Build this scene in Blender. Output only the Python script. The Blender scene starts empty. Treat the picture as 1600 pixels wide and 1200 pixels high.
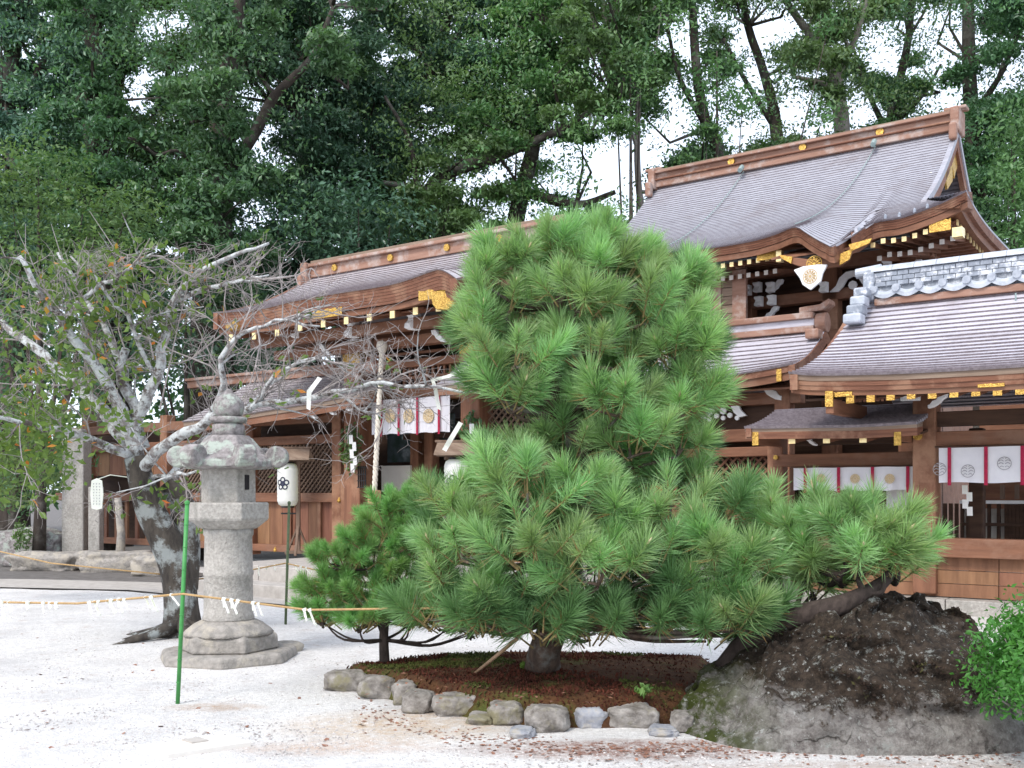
import bpy, math, random
import numpy as np
from mathutils import Vector, Matrix, noise
random.seed(11); rng = np.random.default_rng(5)
C = bpy.context.scene
col = C.collection
PI = math.pi
# ------------------------------------------------------------ camera, light
F = 1600.0; HOR = 770.0; EYE = 1.6
cam_d = bpy.data.cameras.new('camera'); cam = bpy.data.objects.new('camera', cam_d); col.objects.link(cam)
cam.location = (0, 0, EYE); cam.rotation_euler = (PI/2, 0, 0)
cam_d.lens = 36.0; cam_d.sensor_width = 36.0; cam_d.shift_y = (HOR-600)/1600.0
cam_d.clip_end = 2000; cam_d.clip_start = .05
C.camera = cam
SUN_EL, SUN_AZ = 48.0, 215.0      # degrees; azimuth measured clockwise from +Y (north)
w = bpy.data.worlds.new('World'); C.world = w; w.use_nodes = True
nt = w.node_tree; nt.nodes.clear()
sky = nt.nodes.new('ShaderNodeTexSky'); sky.sky_type = 'NISHITA'; sky.sun_disc = False
sky.sun_elevation = math.radians(SUN_EL); sky.sun_rotation = math.radians(SUN_AZ)
sky.air_density = 1.0; sky.dust_density = 3.5; sky.ozone_density = 1.0
mixs = nt.nodes.new('ShaderNodeMix'); mixs.data_type = 'RGBA'; mixs.inputs[0].default_value = .62
mixs.inputs[7].default_value = (10.6, 11.7, 13.6, 1)      # thin bright overcast over the clear sky
bg = nt.nodes.new('ShaderNodeBackground'); bg.inputs[1].default_value = .115
wo = nt.nodes.new('ShaderNodeOutputWorld')
nt.links.new(sky.outputs[0], mixs.inputs[6]); nt.links.new(mixs.outputs[2], bg.inputs[0]); nt.links.new(bg.outputs[0], wo.inputs[0])
sd = bpy.data.lights.new('sun', 'SUN'); sd.energy = 1.5; sd.angle = math.radians(14); sd.color = (1, .95, .88)
sun = bpy.data.objects.new('sun', sd); col.objects.link(sun)
az, el = math.radians(SUN_AZ), math.radians(SUN_EL)
sdir = Vector((math.sin(az)*math.cos(el), math.cos(az)*math.cos(el), math.sin(el)))
sun.rotation_euler = sdir.to_track_quat('Z', 'Y').to_euler()
C.view_settings.view_transform = 'Standard'; C.view_settings.look = 'None'
C.view_settings.gamma = 1; C.view_settings.use_curve_mapping = False
C.view_settings.exposure = 0.68

# ------------------------------------------------------------ frames
PHI = math.atan2(.58, .815); CU, SU = math.cos(PHI), math.sin(PHI)
def XY(a, b): return (a*CU+b*SU, -a*SU+b*CU)
def on_b(px, b):                      # a and view depth of photo column px on plane b
    t = (px-800)/F
    a = b*(CU*t-SU)/(CU+SU*t)
    return a, -a*SU+b*CU
def abz(px, py, b):
    a, Y = on_b(px, b)
    return (a, b, EYE+(HOR-py)/F*Y)
def P(px, py, Y): return ((px-800)/F*Y, Y, EYE+(HOR-py)/F*Y)
def G(px, py, z=0.0):                 # ground point under a photo pixel
    Y = (EYE-z)*F/(py-HOR); return ((px-800)/F*Y, Y, z)

# ------------------------------------------------------------ materials
def mat(name, c1, c2=None, scale=8.0, rough=.75, metal=0.0, bump=0.0, bscale=None, stretch=(1, 1, 1), rot=0.0, detail=5, ramp=(.35, .65), spec=.3, isl=0.0, trans=0.0, c3=None, s3=2.0, r3=(.5, .62), coord='pos'):
    m = bpy.data.materials.new(name); m.use_nodes = True; n = m.node_tree; N = n.nodes; L = n.links
    bs = N['Principled BSDF']; bs.inputs['Roughness'].default_value = rough; bs.inputs['Metallic'].default_value = metal
    bs.inputs['Specular IOR Level'].default_value = spec
    if coord == 'pos':
        g = N.new('ShaderNodeNewGeometry'); src = g.outputs['Position']
    else:
        g = N.new('ShaderNodeTexCoord'); src = g.outputs['Object']
    mp = N.new('ShaderNodeMapping'); mp.vector_type = 'TEXTURE'; mp.inputs['Rotation'].default_value = (0, 0, rot)
    mp.inputs['Scale'].default_value = stretch; L.new(src, mp.inputs[0])
    c2 = c2 or tuple(x*.75 for x in c1)
    nz = N.new('ShaderNodeTexNoise'); nz.inputs['Scale'].default_value = scale; nz.inputs['Detail'].default_value = detail; nz.inputs['Roughness'].default_value = .65
    L.new(mp.outputs[0], nz.inputs[0])
    rp = N.new('ShaderNodeValToRGB'); rp.color_ramp.elements[0].position = ramp[0]; rp.color_ramp.elements[1].position = ramp[1]
    rp.color_ramp.elements[0].color = (*c2, 1); rp.color_ramp.elements[1].color = (*c1, 1)
    L.new(nz.outputs[0], rp.inputs[0]); out = rp.outputs[0]
    if c3:
        n3 = N.new('ShaderNodeTexNoise'); n3.inputs['Scale'].default_value = s3; n3.inputs['Detail'].default_value = 6; n3.inputs['Roughness'].default_value = .7
        L.new(src, n3.inputs[0])
        mr = N.new('ShaderNodeMapRange'); mr.inputs[1].default_value = r3[0]; mr.inputs[2].default_value = r3[1]; L.new(n3.outputs[0], mr.inputs[0])
        mx = N.new('ShaderNodeMix'); mx.data_type = 'RGBA'; mx.inputs[7].default_value = (*c3, 1)
        L.new(mr.outputs[0], mx.inputs[0]); L.new(out, mx.inputs[6]); out = mx.outputs[2]
    if isl:
        gg = N.new('ShaderNodeNewGeometry'); oi = N.new('ShaderNodeObjectInfo')
        ad = N.new('ShaderNodeMath'); ad.operation = 'ADD'; L.new(gg.outputs['Random Per Island'], ad.inputs[0]); L.new(oi.outputs['Random'], ad.inputs[1])
        m2 = N.new('ShaderNodeMapRange'); m2.inputs[2].default_value = 2.0; m2.inputs[3].default_value = 1-isl; m2.inputs[4].default_value = 1+isl; L.new(ad.outputs[0], m2.inputs[0])
        hs = N.new('ShaderNodeHueSaturation'); L.new(out, hs.inputs['Color']); L.new(m2.outputs[0], hs.inputs['Value'])
        m3 = N.new('ShaderNodeMapRange'); m3.inputs[3].default_value = .5-.03*isl*2; m3.inputs[4].default_value = .5+.03*isl*2; L.new(oi.outputs['Random'], m3.inputs[0]); L.new(m3.outputs[0], hs.inputs['Hue'])
        out = hs.outputs[0]
    L.new(out, bs.inputs['Base Color'])
    if bump:
        b = N.new('ShaderNodeBump'); b.inputs['Strength'].default_value = bump; b.inputs['Distance'].default_value = .02
        nb = N.new('ShaderNodeTexNoise'); nb.inputs['Scale'].default_value = bscale or scale*3; nb.inputs['Detail'].default_value = 6
        L.new(mp.outputs[0], nb.inputs[0]); L.new(nb.outputs[0], b.inputs['Height']); L.new(b.outputs[0], bs.inputs['Normal'])
    if trans:
        tr = N.new('ShaderNodeBsdfTranslucent'); ms = N.new('ShaderNodeMixShader'); ms.inputs[0].default_value = trans
        hb = N.new('ShaderNodeMix'); hb.data_type = 'RGBA'; hb.blend_type = 'MULTIPLY'; hb.inputs[0].default_value = 1; hb.inputs[7].default_value = (1.3, 1.4, .7, 1)
        L.new(out, hb.inputs[6]); L.new(hb.outputs[2], tr.inputs[0])
        L.new(bs.outputs[0], ms.inputs[1]); L.new(tr.outputs[0], ms.inputs[2]); L.new(ms.outputs[0], N['Material Output'].inputs[0])
    return m
M = {}
WR = (.255, .118, .068); WRd = (.15, .066, .038)
M['wood_h'] = mat('wood horizontal', WR, WRd, 9, .6, bump=.25, stretch=(9, 1, 1), rot=-PHI, c3=(.24, .13, .085), s3=1.1)
M['wood_w'] = mat('wood depthwise', WR, WRd, 9, .6, bump=.25, stretch=(1, 9, 1), rot=-PHI)
M['wood_v'] = mat('wood upright', WR, WRd, 9, .6, bump=.25, stretch=(1, 1, 9), rot=-PHI, c3=(.33, .18, .11), s3=.9)
M['wood_panel'] = mat('wood panel', (.28, .138, .078), (.165, .075, .042), 7, .62, bump=.25, stretch=(1, 1, 8), rot=-PHI, isl=.22)
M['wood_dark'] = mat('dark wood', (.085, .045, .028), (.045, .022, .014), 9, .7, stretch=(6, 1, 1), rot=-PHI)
M['wood_grey'] = mat('weathered wood', (.30, .225, .17), (.19, .13, .095), 8, .8, bump=.3, stretch=(7, 1, 1), rot=-PHI)
M['wood_greyv'] = mat('weathered upright wood', (.22, .15, .11), (.13, .085, .06), 8, .8, bump=.3, stretch=(1, 1, 7))
M['ridge_wood'] = mat('ridge wood', (.36, .21, .155), (.24, .125, .085), 7, .6, bump=.2, stretch=(8, 1, 1), rot=-PHI, c3=(.42, .33, .29), s3=2.2)
M['fascia'] = mat('eave bark', (.24, .105, .062), (.14, .058, .035), 11, .6, bump=.35, stretch=(6, 1, .35), rot=-PHI, c3=(.30, .16, .10), s3=1.7)
M['roof'] = mat('roof shingle', (.39, .39, .435), (.285, .28, .315), 14, .48, bump=.3, stretch=(3, 1, 1), rot=-PHI, c3=(.22, .185, .185), s3=1.3, r3=(.52, .85), spec=.5)
M['roof_warm'] = mat('warm roof shingle', (.47, .44, .465), (.33, .30, .31), 14, .5, bump=.3, stretch=(3, 1, 1), rot=-PHI, c3=(.27, .20, .17), s3=1.6, r3=(.5, .85), spec=.5)
M['roof_pale'] = mat('pale roof shingle', (.58, .56, .62), (.45, .43, .48), 16, .45, bump=.3, stretch=(4, 1, 1), rot=-PHI, c3=(.31, .27, .27), s3=1.5, r3=(.5, .75), spec=.5)
M['butt_shade'] = mat('shingle butts with painted shade', (.25, .215, .23), (.15, .125, .135), 20, .8)  # dark butt ends, with the shadow lines between courses put into their colour
M['gold'] = mat('gilt metal', (.72, .46, .12), (.36, .20, .045), 30, .34, metal=.75, bump=.7, bscale=60)
M['brass'] = mat('pale brass', (.95, .78, .42), (.80, .60, .28), 20, .3, metal=.4)
M['white'] = mat('white paint', (.90, .90, .90), (.80, .80, .80), 12, .7)
M['paper'] = mat('white paper', (.84, .84, .84), (.78, .78, .80), 8, .8, trans=.25)
M['cloth'] = mat('white cloth', (.80, .79, .84), (.73, .72, .78), 4, .85, bump=.15, trans=.2)
M['red'] = mat('red cloth band', (.42, .02, .06), (.25, .01, .04), 30, .8)
M['crest'] = mat('gold crest print', (.62, .45, .22), (.45, .32, .18), 30, .6)
M['crest_grey'] = mat('grey crest print', (.35, .33, .33), (.25, .24, .24), 30, .6)
M['navy'] = mat('dark crest print', (.03, .035, .07), (.02, .02, .04), 20, .7)
M['tile'] = mat('grey roof tile', (.30, .33, .38), (.19, .21, .25), 9, .35, bump=.15, spec=.5, c3=(.62, .64, .68), s3=5)
M['tile_pale'] = mat('pale ridge tile', (.50, .53, .58), (.33, .36, .41), 9, .4, bump=.15, spec=.5)
M['stone'] = mat('granite', (.45, .425, .39), (.30, .28, .255), 30, .85, bump=.55, bscale=45, c3=(.215, .21, .185), s3=3.5, r3=(.5, .72))
M['stone_lich'] = mat('lichened granite', (.34, .31, .305), (.15, .135, .13), 14, .9, bump=.7, bscale=30, c3=(.36, .40, .35), s3=6, r3=(.50, .60))
M['stone_base'] = mat('weathered base stone', (.36, .33, .30), (.22, .205, .185), 12, .9, bump=.8, bscale=25, c3=(.40, .36, .30), s3=4)
M['edge_stone'] = mat('edging stone', (.34, .315, .29), (.13, .115, .10), 11, .9, bump=.9, bscale=22, c3=(.21, .19, .12), s3=4.5, r3=(.52, .66))
M['edge_stone2'] = mat('blue edging stone', (.38, .39, .42), (.20, .205, .23), 9, .85, bump=.8, bscale=22, c3=(.33, .30, .26), s3=4.5)
M['paving'] = mat('paving stone', (.47, .435, .40), (.36, .33, .30), 7, .85, bump=.3)
M['soil'] = mat('grey soil', (.17, .155, .145), (.11, .10, .092), 5, .95, bump=.6, bscale=30)
M['moss'] = mat('brown moss', (.095, .042, .016), (.05, .021, .009), 14, .95, bump=1.0, bscale=60, c3=(.075, .085, .018), s3=2.2, r3=(.52, .66))
M['bark'] = mat('cherry bark', (.10, .085, .07), (.038, .032, .028), 9, .9, bump=1.0, bscale=20, stretch=(1, 1, 2.5), c3=(.30, .32, .31), s3=4, r3=(.50, .60))
M['bark_lich'] = mat('lichened branch', (.52, .54, .54), (.24, .22, .215), 11, .9, bump=.9, bscale=30, c3=(.11, .09, .08), s3=6, r3=(.52, .60), ramp=(.40, .54))
M['twig'] = mat('twig', (.37, .335, .325), (.21, .185, .175), 12, .85)
M['bark_forest'] = mat('forest bark', (.075, .06, .05), (.035, .028, .024), 5, .95, bump=1, bscale=9, stretch=(1, 1, 3), c3=(.13, .12, .105), s3=1.2)
M['bark_pale'] = mat('pale forest bark', (.30, .27, .245), (.17, .145, .125), 5, .95, bump=.8, bscale=9, stretch=(1, 1, 3))
M['bark_pine'] = mat('pine bark', (.14, .095, .07), (.06, .042, .034), 16, .95, bump=1, bscale=26, stretch=(1, 1, 2), c3=(.17, .16, .14), s3=6)
M['bark_black'] = mat('dark pine limb', (.07, .052, .045), (.035, .026, .022), 16, .95, bump=1, bscale=26, stretch=(1, 1, 2))
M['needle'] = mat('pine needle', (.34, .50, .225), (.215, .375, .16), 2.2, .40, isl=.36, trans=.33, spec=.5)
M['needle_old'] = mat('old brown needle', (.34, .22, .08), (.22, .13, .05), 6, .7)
M['needle_back'] = mat('shaded pine needle', (.17, .31, .12), (.10, .21, .08), 2.2, .45, isl=.3, trans=.2, spec=.4)  # darker needle copy, shade of the inner crown put into the colour
M['needle_small'] = mat('soft pine needle', (.24, .43, .145), (.15, .32, .10), 3, .5, isl=.25, trans=.25)
M['candle'] = mat('pine candle', (.62, .54, .36), (.45, .36, .2), 20, .7)
M['shoot'] = mat('pine shoot', (.25, .19, .08), (.15, .11, .05), 20, .8)
M['leaf'] = [mat('leaf deep green', (.115, .215, .092), (.052, .118, .062), .9, .38, isl=.42, trans=.32, spec=.5),
             mat('leaf mid green', (.15, .265, .095), (.072, .148, .058), .9, .4, isl=.35, trans=.3, spec=.5),
             mat('leaf blue green', (.10, .195, .12), (.052, .115, .078), .9, .36, isl=.35, trans=.25, spec=.5)]
M['leaf_maple'] = mat('maple leaf', (.15, .23, .085), (.085, .155, .065), .9, .5, isl=.3, trans=.35)
M['leaf_bright'] = mat('bright leaf', (.13, .27, .10), (.075, .17, .07), .8, .4, isl=.3, trans=.3)
M['leaf_cherry'] = mat('cherry leaf', (.155, .235, .055), (.085, .155, .05), 3, .5, isl=.35, trans=.4)
M['leaf_autumn'] = mat('autumn leaf', (.55, .17, .04), (.42, .28, .05), 3, .6, isl=.3, trans=.35)
M['leaf_azalea'] = mat('azalea leaf', (.10, .23, .04), (.05, .135, .028), 3, .4, isl=.3, trans=.3)
M['leaf_dead'] = mat('fallen leaf', (.30, .15, .09), (.19, .10, .07), 6, .8, isl=.4)
M['pebble'] = mat('gravel pebble', (.62, .59, .56), (.34, .31, .29), 40, .9, isl=.4)
M['rope'] = mat('straw rope', (.52, .35, .17), (.38, .24, .11), 60, .85, bump=.5, bscale=120)
M['bell_rope'] = mat('white twisted rope', (.70, .65, .56), (.52, .47, .40), 30, .85)
M['pole_green'] = mat('green garden pole', (.07, .30, .08), (.05, .23, .06), 12, .35, bump=.1)
M['pole_dark'] = mat('worn green pole', (.10, .14, .07), (.07, .10, .05), 12, .6)
M['copper'] = mat('copper bell', (.40, .22, .16), (.28, .15, .11), 8, .45, metal=.3)
M['black'] = mat('black lacquer', (.02, .02, .022), (.012, .012, .014), 8, .35)
M['plaster'] = mat('white plaster', (.72, .69, .64), (.64, .60, .55), 3, .8)
M['vermilion'] = mat('vermilion cloth', (.50, .05, .02), (.38, .04, .02), 12, .7)
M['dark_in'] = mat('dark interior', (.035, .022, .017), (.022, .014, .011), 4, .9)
M['wire'] = mat('verdigris cable', (.30, .38, .36), (.22, .28, .28), 20, .6)
M['bamboo'] = mat('cane', (.42, .28, .18), (.32, .2, .12), 20, .7)

# gravel ground: pale sand, brown litter patches, speckles
def ground_mat():
    m = bpy.data.materials.new('pale gravel'); m.use_nodes = True; n = m.node_tree; N = n.nodes; L = n.links
    bs = N['Principled BSDF']; bs.inputs['Roughness'].default_value = .95; bs.inputs['Specular IOR Level'].default_value = .15
    g = N.new('ShaderNodeNewGeometry')
    def nz(s, d=6, r=.65):
        t = N.new('ShaderNodeTexNoise'); t.inputs['Scale'].default_value = s; t.inputs['Detail'].default_value = d; t.inputs['Roughness'].default_value = r
        L.new(g.outputs['Position'], t.inputs[0]); return t
    def mr(o, a, b, c=0, d=1):
        t = N.new('ShaderNodeMapRange'); t.inputs[1].default_value = a; t.inputs[2].default_value = b; t.inputs[3].default_value = c; t.inputs[4].default_value = d; L.new(o, t.inputs[0]); return t.outputs[0]
    def mx(f, A, B):
        t = N.new('ShaderNodeMix'); t.data_type = 'RGBA'; L.new(f, t.inputs[0])
        if isinstance(A, tuple): t.inputs[6].default_value = (*A, 1)
        else: L.new(A, t.inputs[6])
        t.inputs[7].default_value = (*B, 1); return t.outputs[2]
    base = mx(mr(nz(24, 8, .8).outputs[0], .40, .62), (.76, .74, .72), (.55, .53, .51))
    o = mx(mr(nz(.9, 10, .78).outputs[0], .46, .68, 0, .75), base, (.44, .425, .42))
    o = mx(mr(nz(3.5, 10, .8).outputs[0], .56, .66, 0, .7), o, (.44, .36, .31))
    o = mx(mr(nz(70, 4, .8).outputs[0], .58, .66, 0, .8), o, (.36, .31, .28))
    # brown litter beside the edging stones
    sx = N.new('ShaderNodeSeparateXYZ'); L.new(g.outputs['Position'], sx.inputs[0])
    def band(sock, c, wd):
        a = N.new('ShaderNodeMath'); a.operation = 'SUBTRACT'; L.new(sock, a.inputs[0]); a.inputs[1].default_value = c
        b = N.new('ShaderNodeMath'); b.operation = 'DIVIDE'; L.new(a.outputs[0], b.inputs[0]); b.inputs[1].default_value = wd
        d = N.new('ShaderNodeMath'); d.operation = 'POWER'; L.new(b.outputs[0], d.inputs[0]); d.inputs[1].default_value = 2; return d.outputs[0]
    for (cx, cy, rx, ry, cc, amt) in ((.75, 6.35, 1.3, .30, (.22, .115, .085), 1.25), (-.75, 7.0, 1.0, .6, (.52, .40, .29), 1.1), (-1.1, 6.4, .8, .25, (.50, .36, .27), .8), (-2.2, 7.6, .45, .16, (.42, .31, .23), 1.0), (2.0, 5.95, 1.6, .18, (.40, .32, .27), .9)):
        s = N.new('ShaderNodeMath'); s.operation = 'ADD'; L.new(band(sx.outputs[0], cx, rx), s.inputs[0]); L.new(band(sx.outputs[1], cy, ry), s.inputs[1])
        fall = mr(s.outputs[0], .0, 1.0, amt, 0)
        mu = N.new('ShaderNodeMath'); mu.operation = 'MULTIPLY'; L.new(fall, mu.inputs[0]); L.new(mr(nz(9, 8, .8).outputs[0], .36, .60), mu.inputs[1]); mu.use_clamp = True
        o = mx(mu.outputs[0], o, cc)
    L.new(o, bs.inputs['Base Color'])
    b = N.new('ShaderNodeBump'); b.inputs['Strength'].default_value = .8; b.inputs['Distance'].default_value = .02; L.new(nz(55, 5).outputs[0], b.inputs['Height']); L.new(b.outputs[0], bs.inputs['Normal'])
    return m
M['ground'] = ground_mat()
def rock_mat():
    m = bpy.data.materials.new('mossy boulder'); m.use_nodes = True; n = m.node_tree; N = n.nodes; L = n.links
    bs = N['Principled BSDF']; bs.inputs['Roughness'].default_value = .92; bs.inputs['Specular IOR Level'].default_value = .2
    g = N.new('ShaderNodeNewGeometry')
    def nz(s, d=8, r=.7):
        t = N.new('ShaderNodeTexNoise'); t.inputs['Scale'].default_value = s; t.inputs['Detail'].default_value = d; t.inputs['Roughness'].default_value = r
        L.new(g.outputs['Position'], t.inputs[0]); return t.outputs[0]
    def mr(o, a, b, c=0, d=1):
        t = N.new('ShaderNodeMapRange'); t.inputs[1].default_value = a; t.inputs[2].default_value = b; t.inputs[3].default_value = c; t.inputs[4].default_value = d; L.new(o, t.inputs[0]); return t.outputs[0]
    def mx(f, A, B):
        t = N.new('ShaderNodeMix'); t.data_type = 'RGBA'; L.new(f, t.inputs[0])
        for k, v in ((6, A), (7, B)):
            if isinstance(v, tuple): t.inputs[k].default_value = (*v, 1)
            else: L.new(v, t.inputs[k])
        return t.outputs[2]
    stone = mx(mr(nz(11, 10, .8), .40, .60), (.17, .15, .138), (.42, .395, .365))
    mossc = mx(mr(nz(16, 10, .8), .42, .58), (.028, .021, .016), (.085, .062, .046))
    sx = N.new('ShaderNodeSeparateXYZ'); L.new(g.outputs['Position'], sx.inputs[0])
    zf = mr(sx.outputs[2], .12, .55)
    ad = N.new('ShaderNodeMath'); ad.operation = 'MULTIPLY_ADD'; L.new(nz(2.4), ad.inputs[0]); ad.inputs[1].default_value = 2.0; L.new(zf, ad.inputs[2])
    a2 = N.new('ShaderNodeMath'); a2.operation = 'MULTIPLY_ADD'; L.new(nz(11, 10, .8), a2.inputs[0]); a2.inputs[1].default_value = 1.8; L.new(ad.outputs[0], a2.inputs[2]); ad = a2
    o = mx(mr(ad.outputs[0], 2.20, 2.44), stone, mossc)
    xf = mr(sx.outputs[0], 1.7, 1.35)
    mg = N.new('ShaderNodeMath'); mg.operation = 'MULTIPLY'; L.new(xf, mg.inputs[0]); L.new(mr(nz(5), .38, .52), mg.inputs[1])
    o = mx(mg.outputs[0], o, (.060, .075, .016))
    o = mx(mr(nz(7.5, 12, .8), .56, .62, 0, .85), o, (.36, .37, .34))
    o = mx(mr(nz(26, 3), .62, .68, 0, .8), o, (.50, .50, .47))
    vo = N.new('ShaderNodeTexVoronoi'); vo.feature = 'DISTANCE_TO_EDGE'; vo.inputs['Scale'].default_value = 3.2
    wp = N.new('ShaderNodeMix'); wp.data_type = 'RGBA'; wp.blend_type = 'ADD'; wp.inputs[0].default_value = .35; L.new(g.outputs['Position'], wp.inputs[6])
    wn = N.new('ShaderNodeTexNoise'); wn.inputs['Scale'].default_value = 5; wn.inputs['Detail'].default_value = 6; L.new(g.outputs['Position'], wn.inputs[0]); L.new(wn.outputs[1], wp.inputs[7]); L.new(wp.outputs[2], vo.inputs['Vector'])
    ck = N.new('ShaderNodeMath'); ck.operation = 'MULTIPLY'; L.new(mr(vo.outputs[0], .0, .035, 1, 0), ck.inputs[0]); L.new(mr(nz(3), .45, .6), ck.inputs[1])
    o = mx(ck.outputs[0], o, (.03, .025, .02))
    L.new(o, bs.inputs['Base Color'])
    b = N.new('ShaderNodeBump'); b.inputs['Strength'].default_value = 1; b.inputs['Distance'].default_value = .07; L.new(nz(14, 10, .75), b.inputs['Height']); L.new(b.outputs[0], bs.inputs['Normal'])
    return m
M['rock'] = rock_mat()

# ------------------------------------------------------------ object helpers
OFF = {}
def tag(o, label=None, cat=None, group=None, kind=None):
    if label: o['label'] = label
    if cat: o['category'] = cat
    if group: o['group'] = group
    if kind: o['kind'] = kind
    return o
def thing(name, label, cat, loc=(0, 0, 0), rotz=0.0, group=None):
    o = bpy.data.objects.new(name, None); col.objects.link(o); o.location = loc; o.rotation_euler = (0, 0, rotz)
    o.empty_display_size = .2; OFF[o.name] = Vector((0, 0, 0)); return tag(o, label, cat, group)
def fthing(name, label, cat, a, b, z=0.0, group=None):        # a thing in the building grid
    x, y = XY(a, b); o = thing(name, label, cat, (x, y, z), -PHI, group); OFF[o.name] = Vector((a, b, z)); return o
def wthing(name, label, cat, x, y, z=0.0, group=None):        # built in world coordinates
    o = thing(name, label, cat, (x, y, z), 0, group); OFF[o.name] = Vector((x, y, z)); return o
def link(name, me, parent=None, loc=(0, 0, 0), rot=(0, 0, 0), sc=(1, 1, 1)):
    o = bpy.data.objects.new(name, me); col.objects.link(o); o.location = loc; o.rotation_euler = rot; o.scale = sc
    if parent is not None:
        o.parent = parent; OFF[o.name] = OFF[parent.name]
    else: OFF[o.name] = Vector((0, 0, 0))
    return o
def npmesh(name, V, Fc, mats, smooth=False, midx=None):       # V (n,3), Fc (m,k)
    me = bpy.data.meshes.new(name); V = np.asarray(V, np.float32); Fc = np.asarray(Fc, np.int32); m, k = Fc.shape
    me.vertices.add(len(V)); me.vertices.foreach_set('co', V.ravel())
    me.loops.add(m*k); me.loops.foreach_set('vertex_index', Fc.ravel())
    me.polygons.add(m); me.polygons.foreach_set('loop_start', np.arange(0, m*k, k, dtype=np.int32))
    if midx is not None: me.polygons.foreach_set('material_index', np.asarray(midx, np.int32))
    me.polygons.foreach_set('use_smooth', np.full(m, smooth))
    me.update(calc_edges=True)
    for x in (mats if isinstance(mats, (list, tuple)) else [mats]): me.materials.append(x)
    return me
CUBE_V = [(-.5, -.5, -.5), (.5, -.5, -.5), (.5, .5, -.5), (-.5, .5, -.5), (-.5, -.5, .5), (.5, -.5, .5), (.5, .5, .5), (-.5, .5, .5)]
CUBE_F = [(0, 3, 2, 1), (4, 5, 6, 7), (0, 1, 5, 4), (1, 2, 6, 5), (2, 3, 7, 6), (3, 0, 4, 7)]
class MB:
    def __init__(s): s.v = []; s.f = []
    def add(s, vs, fs):
        k = len(s.v); s.v += [tuple(x) for x in vs]; s.f += [tuple(i+k for i in f) for f in fs]; return s
    def box(s, c, d, R=None):
        vs = []
        for x in CUBE_V:
            p = Vector((x[0]*d[0], x[1]*d[1], x[2]*d[2]))
            if R is not None: p = R @ p
            vs.append(p+Vector(c))
        return s.add(vs, CUBE_F)
    def bb(s, a0, a1, b0, b1, z0, z1): return s.box(((a0+a1)/2, (b0+b1)/2, (z0+z1)/2), (abs(a1-a0), abs(b1-b0), abs(z1-z0)))
    def tube(s, pts, rad, n=8, cap=True):
        pts = [Vector(p) for p in pts]
        if not hasattr(rad, '__len__'): rad = [rad]*len(pts)
        up = None; rings = []
        for i, p in enumerate(pts):
            d = (pts[min(i+1, len(pts)-1)]-pts[max(i-1, 0)]).normalized()
            if up is None: up = d.orthogonal().normalized()
            up = (up-d*up.dot(d)); up = up.normalized() if up.length > 1e-6 else d.orthogonal().normalized()
            sd_ = d.cross(up)
            rings.append([p+(up*math.cos(2*PI*j/n)+sd_*math.sin(2*PI*j/n))*rad[i] for j in range(n)])
        vs = [q for r in rings for q in r]; fs = []
        for i in range(len(pts)-1):
            for j in range(n): fs.append((i*n+j, i*n+(j+1) % n, (i+1)*n+(j+1) % n, (i+1)*n+j))
        if cap: fs += [tuple(range(n))[::-1], tuple((len(pts)-1)*n+j for j in range(n))]
        return s.add(vs, fs)
    def lathe(s, prof, c=(0, 0, 0), n=24, rot=0.0, cap=True):
        vs = []; fs = []
        for (r, z) in prof:
            for j in range(n):
                t = rot+2*PI*j/n; vs.append((c[0]+r*math.cos(t), c[1]+r*math.sin(t), c[2]+z))
        for i in range(len(prof)-1):
            for j in range(n): fs.append((i*n+j, i*n+(j+1) % n, (i+1)*n+(j+1) % n, (i+1)*n+j))
        if cap: fs += [tuple(range(n))[::-1], tuple((len(prof)-1)*n+j for j in range(n))]
        return s.add(vs, fs)
    def prism(s, poly, o, ex, ey, depth):      # poly 2D in axes ex, ey at origin o, extruded by vector depth
        o = Vector(o); ex = Vector(ex); ey = Vector(ey); dp = Vector(depth); n = len(poly)
        vs = [o+ex*x+ey*y for x, y in poly]; vs += [v+dp for v in vs]
        fs = [tuple(range(n)), tuple(range(2*n-1, n-1, -1))]+[(i, i+n, (i+1) % n+n, (i+1) % n) for i in range(n)]
        return s.add(vs, fs)
    def grid(s, rows):
        nr, nc = len(rows), len(rows[0]); vs = [p for r in rows for p in r]
        fs = [(i*nc+j, i*nc+j+1, (i+1)*nc+j+1, (i+1)*nc+j) for i in range(nr-1) for j in range(nc-1)]
        return s.add(vs, fs)
    def build(s, name, m, parent=None, smooth=False, bevel=0.0, fix=True, auto=None):
        me = bpy.data.meshes.new(name); off = OFF[parent.name] if parent is not None else Vector((0, 0, 0))
        me.from_pydata([(v[0]-off.x, v[1]-off.y, v[2]-off.z) for v in s.v], [], s.f); me.materials.append(m)
        if smooth: me.polygons.foreach_set('use_smooth', [True]*len(me.polygons))
        me.validate(); o = link(name, me, parent)
        if bevel:
            b = o.modifiers.new('bevel', 'BEVEL'); b.width = bevel; b.segments = 2; b.limit_method = 'ANGLE'; b.angle_limit = .6
        if auto:
            try: me.shade_smooth_by_angle if False else None
            except Exception: pass
        return o
_cube = {}
def piece(name, m, parent, a0, a1, b0, b1, z0, z1):           # a box piece sharing one bevelled cube per material
    if m.name not in _cube:
        me = bpy.data.meshes.new('block'); me.from_pydata(CUBE_V, [], CUBE_F); me.materials.append(m); _cube[m.name] = me
    off = OFF[parent.name]
    return link(name, _cube[m.name], parent, ((a0+a1)/2-off.x, (b0+b1)/2-off.y, (z0+z1)/2-off.z), (0, 0, 0), (abs(a1-a0), abs(b1-b0), abs(z1-z0)))
def lerp(a, b, t): return a+(b-a)*t
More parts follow.
